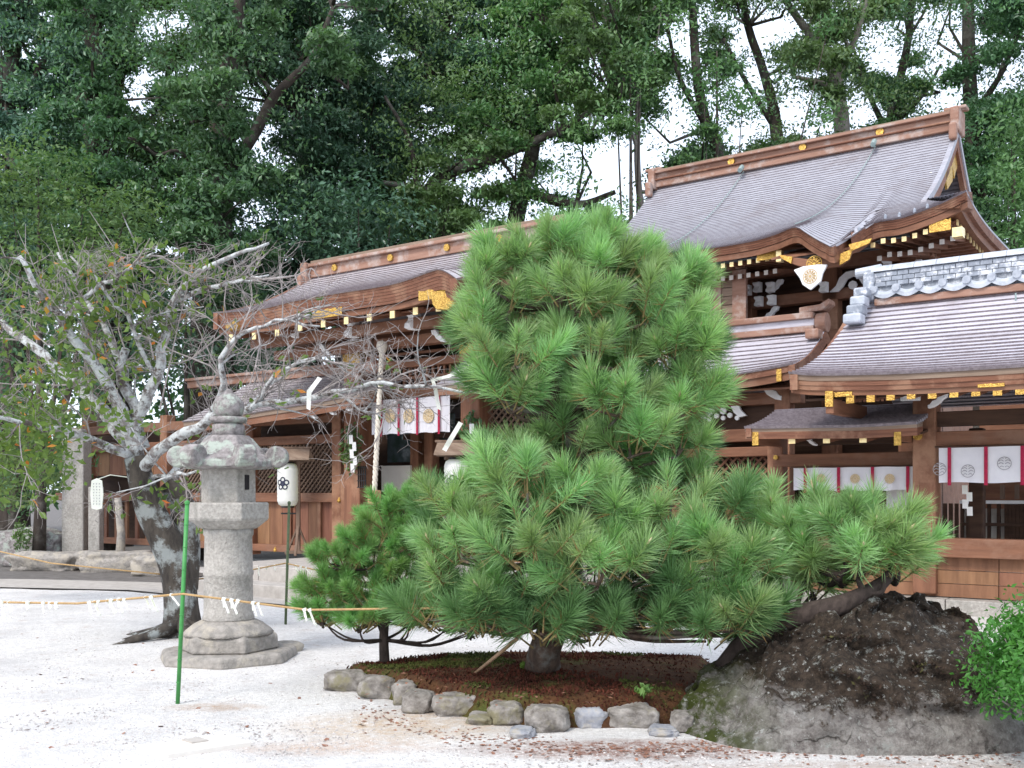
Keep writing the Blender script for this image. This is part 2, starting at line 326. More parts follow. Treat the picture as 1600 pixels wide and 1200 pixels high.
def interp(pts, x):                 # smooth interpolation through (x, v1, v2..)
    if x <= pts[0][0]: return pts[0][1:]
    if x >= pts[-1][0]: return pts[-1][1:]
    for i in range(len(pts)-1):
        if pts[i][0] <= x <= pts[i+1][0]:
            p0 = pts[max(i-1, 0)]; p1 = pts[i]; p2 = pts[i+1]; p3 = pts[min(i+2, len(pts)-1)]
            h = p2[0]-p1[0]; t = (x-p1[0])/h; out = []
            for k in range(1, len(p1)):
                m1 = (p2[k]-p0[k])/(p2[0]-p0[0])*h if p2[0] != p0[0] else 0
                m2 = (p3[k]-p1[k])/(p3[0]-p1[0])*h if p3[0] != p1[0] else 0
                out.append((2*t**3-3*t*t+1)*p1[k]+(t**3-2*t*t+t)*m1+(-2*t**3+3*t*t)*p2[k]+(t**3-t*t)*m2)
            return out

# ------------------------------------------------------------ roofs
class Roof:
    # eave: list of (a, b, z) of the top front edge; ridge at (br, zr); c = straightness of the profile
    def __init__(s, a0, a1, eave, br, zr, c=.55, ext=None, ease=1.6):
        s.a0, s.a1, s.eave, s.br, s.zr, s.c, s.ext, s.ease = a0, a1, eave, br, zr, c, ext, ease
        ends = sorted(e[1] for e in eave); s.be = ends[-1]; s.ze = sorted(e[2] for e in eave)[len(eave)//2]
    def pt(s, a, t, back=False):
        eb, ez = interp(s.eave, a); k = (1-t)**s.ease
        b = lerp(s.be, s.br, t)+(eb-s.be)*k
        f = s.c*t+(1-s.c)*t*t
        z = lerp(s.ze, s.zr, f)+(ez-s.ze)*k
        if back:
            b = 2*s.br-lerp(s.be, s.br, t); z = lerp(s.ze, s.zr, f)
        return b, z
    def arange(s, t, step):
        a0, a1 = (s.a0, s.a1) if s.ext is None else s.ext(t)
        n = max(2, int((a1-a0)/step)+1); return [lerp(a0, a1, i/(n-1)) for i in range(n)]
    def course(s, i, n, step=.15, th=.022, back=False):
        mb = MB(); t0, t1 = i/n, (i+1)/n; tm = t0
        A0 = s.arange(t0, step); A1 = s.arange(t1, step); nn = len(A0); A1 = [lerp(A1[0], A1[-1], k/(nn-1)) for k in range(nn)]
        lo = []; le = []; up = []; bot = []
        for x, y in zip(A0, A1):
            b, z = s.pt(x, t0, back); lo.append((x, b, z-.004)); le.append((x, b+(-.012 if not back else .012), z+th))
            b2, z2 = s.pt(y, t1, back); up.append((y, b2, z2+.003)); bot.append((y, b2, z2-.03))
        mb.grid([lo, le]); mb.nr = len(mb.f); mb.grid([le, up]); mb.grid([bot, lo])
        for e in (0, -1): mb.add([lo[e], le[e], up[e], bot[e]], [(0, 1, 2, 3)])
        return mb
    def build(s, root, m, n=24, separate=True, step=.15, th=.022, back=True, bn=None):
        rf = None
        if separate:
            for i in range(n):
                q = s.course(i, n, step, th); o = q.build('shingle_course', m, root); o.data.materials.append(M['butt_shade'])
                o.data.polygons.foreach_set('material_index', [1 if k < q.nr else 0 for k in range(len(o.data.polygons))])
        else:
            mb = MB()
            ix = []
            for i in range(n):
                q = s.course(i, n, step, th); mb.add(q.v, q.f); ix += [1 if k < q.nr else 0 for k in range(len(q.f))]
            rf = mb.build('roof', m, root); rf.data.materials.append(M['butt_shade'])
            if len(rf.data.polygons) == len(ix): rf.data.polygons.foreach_set('material_index', ix)
        if back:
            mb = MB()
            for i in range(n):
                q = s.course(i, n, .6, th, True); mb.add(q.v, q.f)
            mb.build('rear_roof', m, root)
        return rf
    def fascia(s, root, layers, a0=None, a1=None, step=.12, name='fascia_board', depth=.5):
        # layers: (inset, drop0, drop1, material)
        a0 = s.a0 if a0 is None else a0; a1 = s.a1 if a1 is None else a1
        n = int((a1-a0)/step)+1; A = [lerp(a0, a1, i/(n-1)) for i in range(n)]
        for (ins, d0, d1, m) in layers:
            mb = MB(); r1 = []; r2 = []; r3 = []; r4 = []
            for x in A:
                b, z = s.pt(x, 0); sb, sz = s.pt(x, .12); sl = (sz-z)/max(sb-b, .05)
                r1.append((x, b+ins, z-d0)); r2.append((x, b+ins+.01, z-d1)); r3.append((x, b+ins+depth, z-d1+sl*depth*.6)); r4.append((x, b+ins+depth, z-d0+sl*depth*.9))
            mb.grid([r1, r2]); mb.grid([r2, r3]); mb.grid([r4, r1])
            for e in (0, -1): mb.add([r1[e], r2[e], r3[e], r4[e]], [(0, 1, 2, 3)])
            mb.build(name, m, root)
    def rake(s, root, a, wdt, layers, name='rake_board', t0=0.0, t1=1.0, back=False, n=18):
        for (ina, d0, d1, m) in layers:
            mb = MB(); A = []; B = []; Cc = []; D = []
            for i in range(n+1):
                t = lerp(t0, t1, i/n); b, z = s.pt(a, t, back)
                A.append((a-ina, b, z-d0)); B.append((a-ina, b, z-d1)); Cc.append((a-ina-wdt, b, z-d1)); D.append((a-ina-wdt, b, z-d0))
            mb.grid([A, B]); mb.grid([B, Cc]); mb.grid([Cc, D]); mb.grid([D, A])
            for e in (0, -1): mb.add([A[e], B[e], Cc[e], D[e]], [(0, 1, 2, 3)])
            mb.build(name, m, root)
def soffit(root, a0, a1, b0, z0, b1, z1, m):
    MB().add([(a0, b0, z0), (a1, b0, z0), (a1, b1, z1), (a0, b1, z1), (a0, b0, z0+.03), (a1, b0, z0+.03), (a1, b1, z1+.03), (a0, b1, z1+.03)], CUBE_F).build('soffit', m, root)
def rafters(root, pts, b1, rise, w_=.07, h=.09, m=None, cap=None, name='rafter', capname='rafter_cap'):
    m = m or M['wood_w']
    for (a, b, z) in pts:
        r = MB().add([(a-w_/2, b, z-h), (a+w_/2, b, z-h), (a+w_/2, b1, z-h+rise), (a-w_/2, b1, z-h+rise), (a-w_/2, b, z), (a+w_/2, b, z), (a+w_/2, b1, z+rise), (a-w_/2, b1, z+rise)], CUBE_F).build(name, m, root)
        if cap: piece(capname, cap, r, a-w_*.58, a+w_*.58, b-.02, b-.001, z-h*1.08, z+h*.08)
def bracket(root, o, ex, s=.3, m=None, name='carved_bracket', th=.09, flip=1, dep=(0, 1, 0)):
    poly = [(0, 0), (.35, .02), (.5, -.12), (.62, -.35), (.85, -.42), (1.0, -.62), (1.12, -.66), (1.1, -.86), (.82, -.8), (.6, -.68), (.42, -.56), (.3, -.38), (.08, -.26)]
    MB().prism([(x*s*flip, y*s) for x, y in poly], o, ex, (0, 0, 1), Vector(dep)*th).build(name, m or M['white'], root, bevel=.006)
def nose(root, o, s=.26, m=None, name='beam_end', ex=(-.25, -1, 0), dep=(.12, 0, 0)):
    poly = [(0, .5), (.55, .5), (.68, .42), (.62, .25), (.42, .12), (.46, -.05), (.62, -.2), (.66, -.42), (.42, -.5), (0, -.5)]
    MB().prism([(x*s, y*s) for x, y in poly], o, ex, (0, 0, 1), dep).build(name, m or M['white'], root, bevel=.006)
def curve(pts, rad, k=5):
    P_ = [(float(i),)+tuple(p)+(r,) for i, (p, r) in enumerate(zip(pts, rad))]; n = (len(pts)-1)*k
    o = [interp(P_, i/n*(len(pts)-1)) for i in range(n+1)]
    return [tuple(q[:3]) for q in o], [max(q[3], .002) for q in o]
def disc_crest(mb, c, r, ex, ey, nrm, style=0):
    c = Vector(c); ex = Vector(ex); ey = Vector(ey); nr = Vector(nrm)
    def ring(r0, r1, n=24, k0=0, k1=None, cc=(0, 0), d=0):
        k1 = n if k1 is None else k1; vs = []; fs = []
        for k in range(k0, k1+1):
            t = 2*PI*k/n
            for rr in (r0, r1): vs.append(c+ex*(cc[0]+rr*math.cos(t))+ey*(cc[1]+rr*math.sin(t))+nr*d)
        for k in range(k1-k0): fs.append((2*k, 2*k+1, 2*k+3, 2*k+2))
        mb.add(vs, fs)
    if style == 0:        # radiating petals in a ring
        ring(.90*r, r); ring(0.001, .2*r)
        for k in range(12):
            t = 2*PI*k/12; ring(0.001, .14*r, 8, cc=(.68*r*math.cos(t), .68*r*math.sin(t)))
            u1 = ex*math.cos(t)+ey*math.sin(t); v1 = -ex*math.sin(t)+ey*math.cos(t)
            mb.add([c+u1*.26*r-v1*.03*r, c+u1*.26*r+v1*.03*r, c+u1*.66*r+v1*.12*r, c+u1*.66*r-v1*.12*r], [(0, 1, 2, 3)])
    elif style == 1:      # stacked wave bands
        for k, zz in enumerate((-.62, -.2, .22, .62)):
            half = math.sqrt(max(.05, 1-zz*zz))*r
            for sgn in (-1, 1):
                ring(half*.34, half*.46, 12, 1, 5, cc=(sgn*half*.47, zz*r-.1*r))
        ring(.9*r, r)

# ============================================================ THE SETTING
def sheet(name, x0, x1, y0, y1, z, m, n=2):
    xs = np.linspace(x0, x1, n); ys = np.linspace(y0, y1, n)
    V = [(x, y, z) for y in ys for x in xs]; Fc = [(j*n+i, j*n+i+1, (j+1)*n+i+1, (j+1)*n+i) for j in range(n-1) for i in range(n-1)]
    o = link(name, npmesh(name, V, Fc, m)); return o
def near_ground():
    n = 190; xs = np.linspace(-16, 16, n); ys = np.linspace(1.0, 22, n); V = []
    for y in ys:
        for x in xs:
            d = min(1, min(x+16, 16-x, y-1, 22-y)/2)
            V.append((x, y, .004+d*(.012*noise.noise(Vector((x*1.1, y*1.1, 0)))+.006*noise.noise(Vector((x*5, y*5, 3)))+.004)))
    Fc = [(j*n+i, j*n+i+1, (j+1)*n+i+1, (j+1)*n+i) for j in range(n-1) for i in range(n-1)]
    return link('gravel_court', npmesh('gravel_court', V, Fc, M['ground'], True))
tag(near_ground(), 'pale raked gravel court in the foreground', kind='structure')
tag(sheet('ground', -700, 700, -60, 900, -.02, M['soil']), 'dark earth under the forest', kind='structure')
tag(sheet('gravel_ground', -60, 60, -20, 25, -.012, M['ground']), 'pale gravel around the court', kind='structure')
# ============================================================ BUILDINGS
U = (1, 0, 0); Wd = (0, 1, 0); Z = (0, 0, 1)
FB = 13.8                        # wall plane of the worship hall
PZ = .45                         # stone platform height
# -- stone platform with steps
pf = fthing('stone_platform', 'pale stone platform with two low steps in front of the worship hall', 'platform', -13, 10.4)
A0_ = on_b(306, 10.4)[0]; A1_ = on_b(262, 13.0)[0]
for k, (b0, z1) in enumerate(((10.35, .22), (10.85, PZ))):
    x = A0_; j = 0
    while x < -7.5:
        L = .9+.35*random.random()
        MB().bb(x+.006, x+L-.006, b0, b0+(.5 if k == 0 else .55), (-.05 if k == 0 else .0), z1-.003*(j % 2)).build('step_stone', M['paving'], pf, bevel=.012)
        x += L; j += 1
y = 11.4; r = 0
while y < 15.4:
    x = A0_-3.4-.4*(r % 2)
    while x < -5.5:
        if x+1.2 > A0_: MB().bb(max(x, A0_)+.005, x+1.2-.005, y+.005, y+.8-.005, PZ-.2, PZ-.002*((r+int(x*3)) % 3)).build('paving_slab', M['paving'], pf, bevel=.008)
        x += 1.2
    y += .8; r += 1
# ---- hall builder bits
def plank_wall(root, a0, a1, b, z0, z1, m, wd=.42, gap=.012, th=.05, horiz=False, name='wall_board'):
    if horiz:
        n = max(1, round((z1-z0)/wd)); 
        for i in range(n): piece(name, m, root, a0, a1, b+.004*(i % 2), b+th, lerp(z0, z1, i/n)+gap/2, lerp(z0, z1, (i+1)/n)-gap/2)
    else:
        n = max(1, round((a1-a0)/wd))
        for i in range(n): piece(name, m, root, lerp(a0, a1, i/n)+gap/2, lerp(a0, a1, (i+1)/n)-gap/2, b+.004*(i % 2), b+th, z0, z1)
def lattice(root, a0, a1, b, z0, z1, pitch=.13, wd=.028, m=None, frame=True):
    m = m or M['wood_greyv']
    for s_, bb in ((1, b), (-1, b+.03)):
        mb = MB(); H = z1-z0; W_ = a1-a0; x = -H
        while x < W_:
            # diagonal from (x,0) to (x+H,H), clipped
            t0 = max(0, -x); t1 = min(H, W_-x)
            if t1-t0 > .02:
                p0 = (a0+x+t0, t0); p1 = (a0+x+t1, t1)
                if s_ < 0: p0, p1 = (a0+a1-p0[0], p0[1]), (a0+a1-p1[0], p1[1])
                d = wd/2*1.414
                mb.prism([(p0[0]-d, p0[1]), (p0[0]+d, p0[1]), (p1[0]+d, p1[1]), (p1[0]-d, p1[1])] if True else [], (0, bb, z0), U, Z, (0, .022, 0))
            x += pitch
        mb.build('lattice_screen', m, root)
def post(root, a, b, z0, z1, w_=.30, m=None, name='pillar', bev=.02):
    return MB().bb(a-w_/2, a+w_/2, b-w_/2, b+w_/2, z0, z1).build(name, m or M['wood_v'], root, bevel=bev)
def beam(root, a0, a1, b, z0, z1, d=.16, m=None, name='beam', bev=.012):
    return MB().bb(a0, a1, b-d/2, b+d/2, z0, z1).build(name, m or M['wood_h'], root, bevel=bev)
def A(px, b): return on_b(px, b)[0]
def Zp(px, py, b): return abz(px, py, b)[2]
# ---------------------------------------------------- worship hall (left)
BE, BR = 12.2, 14.6
hall = fthing('worship_hall', 'timber worship hall with curved shingled roof and gilt fittings, left of the tall pine', 'shrine hall', A(560, FB), FB, PZ)
ev = [(px, py, b) for px, py, b in ((318, 487, BE), (335, 489, BE), (410, 482, BE), (460, 470, BE), (516, 460, BE), (608, 445, BE-.03), (639, 436, BE-.15), (670, 425, BE-.35), (685, 421, BE-.42), (700, 427, BE-.5), (715, 437, BE-.52), (735, 440, BE-.5), (752, 434, BE-.35), (770, 418, BE-.1), (800, 409, BE), (860, 399, BE), (960, 383, BE))]
evp = sorted([abz(px, py, b) for px, py, b in ev])
hall_r = Roof(-15.45, -9.3, evp, BR, 5.98, c=.62)
hall_r.be = BE; hall_r.ze = 4.78
hall_r.build(hall, M['roof_warm'], n=20, th=.016)
hall_r.fascia(hall, [(.02+.012*k, .048*k, .048*k+.043, M['fascia']) for k in range(6)]+[(.13, .29, .38, M['wood_h'])], depth=.35)
hall_r.rake(hall, -9.3, .12, [(0, -.02, .3, M['fascia'])]); hall_r.rake(hall, -9.3, .12, [(0, -.02, .3, M['fascia'])], back=True)
hall_r.rake(hall, -15.33, .12, [(0, -.02, .3, M['fascia'])]); hall_r.rake(hall, -15.33, .12, [(0, -.02, .3, M['fascia'])], back=True)
for (z0, z1, hw, m, nm) in ((5.93, 6.13, .16, 'ridge_wood', 'ridge_beam'), (6.13, 6.19, .24, 'ridge_wood', 'ridge_cap'), (6.20, 6.26, .17, 'wood_grey', 'ridge_cap')):
    MB().bb(-15.25, -9.2, BR-hw, BR+hw, z0, z1).build(nm, M[m], hall, bevel=.012)
MB().bb(-15.42, -15.25, BR-.3, BR+.3, 5.78, 6.22).build('ridge_end', M['ridge_wood'], hall, bevel=.03)
MB().bb(-15.38, -15.27, BR-.42, BR-.3, 5.72, 5.95).build('ridge_end', M['ridge_wood'], hall, bevel=.03)
for px in (533, 620, 708, 790):
    a = A(px, BR); MB().tube([(a, BR-.16, 6.04), (a, BR-.2, 6.04)], .065, 16).build('gilt_boss', M['gold'], hall)
soffit(hall, -15.4, -9.4, BE+.25, 4.50, FB, 4.98, M['wood_w'])
# rafters with pale caps
pts = []
for px in range(364, 740, 36):
    a = A(px, BE+.15); pts.append((a, BE+.12, interp(evp, a)[1]-.40))
rafters(hall, pts, FB, .38, .085, .10, cap=M['brass'])
pts = []
beam(hall, -15.2, -9.5, BE+.75, 4.32, 4.50, .2, name='eave_beam'); beam(hall, -15.0, -9.5, BE+1.15, 4.12, 4.30, .2, name='eave_beam')
# gilt eave plates
def gilt(root, px0, px1, py0, py1, b, name='gilt_plate', th=.02):
    z0, z1 = Zp((px0+px1)/2, py1, b), Zp((px0+px1)/2, py0, b); a0, a1 = A(px0, b), A(px1, b)
    n = 8; poly = [(a0, z0), (a1, z0)]+[(lerp(a1, a0, i/n), z1-(.12 if i % 2 else 0)*(z1-z0)) for i in range(n+1)]
    MB().prism(poly, (0, b-th, 0), U, Z, (0, th, 0)).build(name, M['gold'], root, bevel=.004)
gilt(hall, 490, 535, 482, 496, BE+.06)
MB().tube([abz(357, 512, BE+.1), abz(372, 508, BE+.1), abz(388, 507, BE+.3)], [.07, .11, .08], 12).build('gilt_beam_end', M['gold'], hall)
gilt(hall, 655, 722, 450, 466, BE-.25); 
MB().prism([(0, 0), (.5, .02), (.42, -.12), (.5, -.22), (.34, -.3), (.12, -.27), (.04, -.18)], abz(672, 457, BE-.3), U, Z, (0, .08, 0)).build('gilt_pendant', M['gold'], hall, bevel=.012)
MB().prism([(0, 0), (.36, .04), (.33, -.45), (.2, -.56), (.04, -.42)], abz(728, 462, BE-.3), U, Z, (0, .07, 0)).build('gilt_pendant', M['gold'], hall, bevel=.012)
# white carved beam noses and curved braces
for px, py in ((478, 516), (560, 514), (655, 501), (735, 492)): nose(hall, abz(px-6, py, BE+.8), .34)
for px, py in ((500, 540), (676, 518)): bracket(hall, abz(px-3, py-2, BE+1.0), U, .26)
# pillars and beams of the front
a1 = A(561, FB); a2 = A(745, FB); a3 = A(858, FB)
for a in (a1, a2, a3): post(hall, a, FB, PZ, 4.5, .40)
for a in (a1, a2, a3): 
    MB().bb(a-.215, a+.215, FB-.215, FB+.215, 3.95, 4.38).build('gilt_sleeve', M['gold'], hall, bevel=.01)
    MB().bb(a-.3, a+.3, FB-.3, FB+.3, PZ-.02, PZ+.12).build('pillar_base', M['stone'], hall, bevel=.02)
beam(hall, -14.9, -9.4, FB, 4.36, 4.62, .26); beam(hall, a1+.2, a3, FB-.02, 3.82, 3.96, .2); beam(hall, a1+.2, a3, FB-.03, 3.22, 3.50, .2)
beam(hall, a1+.2, a3, FB-.02, 4.05, 4.10, .12)
gilt(hall, 606, 640, 528, 545, FB-.14)
# transom lattice
for px in range(614, 735, 9):
    a = A(px, FB); piece('transom_bar', M['wood_h'], hall, a-.022, a+.022, FB-.02, FB+.03, 3.5, 3.82)
z = 3.62; piece('transom_rail', M['wood_h'], hall, a1+.2, a2-.2, FB-.035, FB-.022, z, z+.05)
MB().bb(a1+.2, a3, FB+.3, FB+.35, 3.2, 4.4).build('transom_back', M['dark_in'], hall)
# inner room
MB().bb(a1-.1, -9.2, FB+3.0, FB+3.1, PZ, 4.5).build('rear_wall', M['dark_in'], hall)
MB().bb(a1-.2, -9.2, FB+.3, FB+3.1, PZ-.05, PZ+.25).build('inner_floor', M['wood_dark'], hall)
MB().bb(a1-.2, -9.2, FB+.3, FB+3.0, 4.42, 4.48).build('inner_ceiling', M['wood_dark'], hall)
MB().bb(-19.0, a1, FB+3.0, FB+3.1, PZ, 4.5).build('rear_wall', M['wood_dark'], hall)
piece('low_partition', M['plaster'], hall, A(596, FB+.9), A(641, FB+.9), FB+.9, FB+.95, 1.62, 2.12)
piece('low_partition', M['wood_h'], hall, a1+.2, a2-.2, FB+.85, FB+.95, PZ+.25, 1.60)
for px in (650, 672): 
    a = A(px, FB+1); piece('inner_post', M['wood_v'], hall, a-.1, a+.1, FB+.95, FB+1.15, PZ+.25, 3.3)
piece('inner_rail', M['wood_dark'], hall, a1+.2, a2, FB+1, FB+1.06, 2.62, 2.72)
piece('window_pane', mat('dim glass', (.10, .13, .15), (.05, .08, .07), 6, .1, spec=.8), hall, A(600, FB+1.2), A(660, FB+1.2), FB+1.3, FB+1.32, 2.2, 3.1)
piece('window_pane', bpy.data.materials['dim glass'], hall, A(672, FB+1.2), A(705, FB+1.2), FB+1.3, FB+1.32, 2.3, 3.1)
# wall of the hall going right behind the pine
plank_wall(hall, a2+.2, -9.2, FB+.05, PZ, 1.7, M['wood_panel']); beam(hall, a2+.2, -9.2, FB+.02, 1.7, 1.85, .16)
lattice(hall, a2+.2, a3-.2, FB+.05, 1.85, 3.2)
gl = MB().tube([abz(588, 745, FB-.15), abz(592, 745, FB-.15)], .01, 4)
# side frame right of the lattice wall: wall sconce
# small wing roof piece right of the doorway
wr = Roof(A(697, BE+.8), A(860, BE+.8), [abz(695, 601, BE+.55), abz(720, 600, BE+.55), abz(870, 588, BE+.55)], FB-.1, 3.95, c=.9)
wr.be = BE+.55; wr.ze = wr.eave[0][2]
wr.build(hall, M['roof'], n=8, back=False, th=.02); wr.fascia(hall, [(.02, 0, .06, M['wood_grey']), (.04, .06, .16, M['wood_h'])], depth=.3)
# dark beam in the doorway
# ---------------------------------------------------- curtain, bell, ropes
def noren(label, a0, a1, b, z0, z1, stripes, crests, style=0, group=None, cm=None):
    r = fthing('shrine_curtain', label, 'curtain', a0, b, z1, group)
    n = 60; rows = []
    for k in range(5):
        z = lerp(z1, z0, k/4); rows.append([(lerp(a0, a1, i/n), b+.016*math.sin(i*1.1)*(k/4)+.01*math.sin(i*.37), z+.008*math.sin(i*.5)*(k/4)) for i in range(n+1)])
    MB().grid(rows).build('cloth', M['cloth'], r, smooth=True)
    MB().tube([(a0-.05, b, z1+.01), (a1+.05, b, z1+.01)], .014, 6).build('curtain_rod', M['wood_dark'], r)
    for s_ in stripes:
        MB().bb(s_-.022, s_+.022, b-.026, b-.020, z0-.035, z1).build('red_band', M['red'], r)
    for c in crests:
        mb = MB(); disc_crest(mb, (c[0], b-.032, c[1]), c[2], U, Z, (0, -1, 0), style); mb.build('crest', cm or M['crest'], r)
        if style == 0:
            mb = MB(); mb.lathe([(0.001, 0), (c[2], 0)], (0, 0, 0), 20, cap=False)
            mb.v = [(c[0]+v[0], b-.029, c[1]+v[1]) for v in mb.v]; mb.build('crest_ground', bpy.data.materials.get('crest ground') or mat('crest ground', (.66, .58, .44), (.56, .48, .36), 20), r)
    return r
bN = FB-.28
n0, n1 = A(581, bN), A(703, bN); zt, zb = Zp(640, 622, bN), Zp(640, 677, bN)
noren('white curtain with three gold crests and narrow red bands in the worship hall doorway', n0, n1, bN, zb, zt,
      [A(p, bN) for p in (597, 624, 653, 687)], [(A(p, bN), Zp(p, 650, bN), .12) for p in (611, 640, 671)])
# bell and its rope
br = fthing('bell_rope', 'thick white twisted rope with a wooden grip hanging in front of the worship hall', 'rope', *abz(592, 545, BE+.5))
p0 = Vector(abz(597, 541, BE+.9)); p1 = Vector(abz(585, 768, BE+.5)); strands = []
for s_ in range(3):
    pts = []
    for i in range(90):
        t = i/89; q = p0.lerp(p1, t); ph = t*60+s_*2*PI/3; pts.append((q.x+.024*math.cos(ph), q.y+.024*math.sin(ph), q.z))
    MB().tube(pts, .026, 6).build('strand', M['bell_rope'], br, smooth=True)
MB().bb(p1.x-.085, p1.x+.085, p1.y-.085, p1.y+.085, p1.z-.22, p1.z+.02).build('rope_grip', mat('pale wood', (.52, .30, .18), (.42, .22, .13), 8), br, bevel=.02)
MB().lathe([(.01, .1), (.09, .07), (.1, 0), (.07, -.1), (.02, -.16)], tuple(p0), 12).build('rope_knot', M['bell_rope'], br, smooth=True)
bl = fthing('shrine_bell', 'round dull copper bell hanging under the worship hall eave', 'bell', *abz(582, 572, BE+1.0))
c = abz(582, 572, BE+1.0); prof = [(.14*math.sin(PI*i/12)+.002, .14*math.cos(PI*i/12)) for i in range(13)]
MB().lathe(prof, c, 20).build('bell_body', M['copper'], bl, smooth=True); MB().lathe([(.146, -.012), (.15, 0), (.146, .012)], c, 20).build('bell_band', M['copper'], bl)
MB().tube([(c[0], c[1], c[2]+.13), (c[0], c[1], c[2]+.5)], .02, 6).build('hanger', M['wood_dark'], bl)
# ---------------------------------------------------- left wing
WB = FB+.15
wing = fthing('side_corridor', 'low timber corridor with lattice windows and board panels behind the stone lantern', 'corridor building', A(440, WB), WB, PZ)
we = [abz(px, py, BE+.6) for px, py in ((120, 690), (200, 676), (320, 656), (440, 638), (520, 624), (560, 612))]
wg = Roof(A(285, BE+.6), A(566, BE+.6), sorted([(a, b, max(3.0, z)) for a, b, z in we]), WB+.6, 3.95, c=.8); wg.be = BE+.6; wg.ze = 3.12
wg.build(wing, M['roof_warm'], n=14, th=.016)
wg.fascia(wing, [(.02, 0, .08, M['wood_grey']), (.05, .08, .2, M['wood_h'])], depth=.3)
for (z0, z1, hw) in ((3.93, 4.08, .13), (4.08, 4.14, .2)): MB().bb(A(300, WB+.6), a1-.2, WB+.6-hw, WB+.6+hw, z0, z1).build('ridge_cap', M['ridge_wood'], wing, bevel=.01)
soffit(wing, A(285, BE+.6), a1-.25, BE+.8, 2.95, WB, 3.25, M['wood_w'])
wa0 = -23.5; wa1 = A(530, WB)
for px in (140, 262, 395, 532): post(wing, A(px, WB), WB, PZ-.1, 3.3, .24)
post(wing, A(541, WB-.05), WB-.05, PZ-.05, 1.95, .16)
beam(wing, wa0, wa1, WB, 2.95, 3.15, .2); beam(wing, wa0, wa1, WB-.02, 2.55, 2.72, .16); beam(wing, wa0, wa1, WB-.02, 1.42, 1.60, .16); beam(wing, wa0, wa1, WB-.02, PZ-.02, PZ+.12, .2)
lattice(wing, A(395, WB), wa1, WB+.02, 1.60, 2.55, pitch=.115); lattice(wing, A(262, WB), A(395, WB)-.12, WB+.02, 1.60, 2.55, pitch=.115)
MB().bb(wa0, wa1, WB+.5, WB+.55, PZ, 3.2).build('rear_wall', M['wood_dark'], wing)
plank_wall(wing, A(262, WB), A(395, WB)-.12, WB+.02, PZ+.12, 1.42, M['wood_panel'], .36)
plank_wall(wing, A(395, WB)+.12, wa1-.12, WB+.02, PZ+.12, 1.42, M['wood_panel'], .36)
for px in (454, 500): piece('panel_stile', M['wood_v'], wing, A(px, WB)-.04, A(px, WB)+.04, WB-.03, WB+.0, PZ+.12, 1.42)
plank_wall(wing, wa0, A(262, WB)-.12, WB+.02, 2.0, 2.55, M['wood_panel'], .4)
for px in range(150, 262, 16): piece('fence_bar', M['wood_panel'], wing, A(px, WB)-.05, A(px, WB)+.05, WB-.02, WB+.03, PZ+.12, 1.42)
for px, py in ((530, 785), (430, 862), (527, 862)):
    c = abz(px, py, WB-.12); MB().lathe([(.03, 0), (.045, .03), (.02, .07), (.005, .1)], c, 10).build('gilt_stud', M['gold'], wing)
for px, py in ((478, 640), (507, 634), (532, 628)): bracket(wing, abz(px, py, BE+.7), U, .2)
# ---------------------------------------------------- corridor gate roof (middle)
GB = 16.2
gate = fthing('corridor_gate', 'small gabled timber gate with pale curved roof and ridge scroll behind the pine', 'gate building', A(1150, GB), GB)
ge = [abz(px, py, 15.5) for px, py in ((900, 622), (1000, 607), (1120, 590), (1190, 579), (1240, 569))]
gr = Roof(-10.2, A(1240, 15.5), sorted(ge), 17.0, 4.32, c=.62); gr.be = 15.5; gr.ze = 3.5
gr.build(gate, M['roof_pale'], n=10, th=.024)
gr.fascia(gate, [(.02, 0, .10, M['fascia']), (.06, .10, .22, M['wood_h'])], depth=.3)
aE = gr.a1
gr.rake(gate, aE+.02, .1, [(0, 0, .22, M['fascia'])]); gr.rake(gate, aE+.02, .1, [(0, 0, .22, M['fascia'])], back=True)
for (z0, z1, hw, m) in ((4.30, 4.40, .16, 'ridge_wood'), (4.40, 4.52, .13, 'roof_pale'), (4.52, 4.62, .2, 'ridge_wood')): MB().bb(-10.2, aE-.15, 17-hw, 17+hw, z0, z1).build('ridge_cap', M[m], gate, bevel=.012)
# ridge end scroll
c = (aE-.02, 17.0, 4.42)
MB().tube([(aE-.14, 17, 4.45), (aE+.04, 17, 4.45)], .17, 18).build('ridge_scroll', M['ridge_wood'], gate, bevel=.02)
MB().bb(aE-.2, aE+.03, 16.55, 16.8, 4.14, 4.3).build('ridge_foot', M['ridge_wood'], gate, bevel=.03)
MB().prism([(-.3, 0), (.1, .02), (.22, .12), (.2, .2), (.05, .12), (-.3, .1)], (aE-.1, 16.85, 4.62), U, Z, (0, .3, 0)).build('ridge_horn', M['ridge_wood'], gate, bevel=.01)
MB().prism([(15.8, 3.4), (18.2, 3.4), (17.0, 4.2)], (aE-.35, 0, 0), Wd, Z, (.04, 0, 0)).build('gable_board', M['wood_dark'], gate)
soffit(gate, -10.2, aE-.1, 15.7, 3.24, GB, 3.42, M['wood_w'])
rafters(gate, [(A(px, 15.6), 15.6, Zp(px, py, 15.6)) for px, py in ((1080, 600), (1128, 592), (1175, 588))], GB, .12, .075, .085, cap=M['brass'])
MB().bb(A(1217, 15.55)-.03, A(1217, 15.55)+.05, 15.52, 15.56, Zp(1217, 596, 15.55), Zp(1217, 577, 15.55)).build('gilt_rafter_end', M['gold'], gate)
post(gate, A(1226, GB), GB, .2, 3.3, .26)
post(gate, A(1000, GB), GB, .2, 3.3, .26)
beam(gate, -10, aE-.1, GB, 3.05, 3.25, .22); beam(gate, -10, A(1226, GB), GB-.02, 2.45, 2.66, .2); beam(gate, -10, A(1226, GB), GB-.04, 2.2, 2.36, .2)
MB().bb(-10, A(1226, GB)-.1, GB+.08, GB+.12, 2.6, 3.1).build('carved_back', M['wood_dark'], gate)
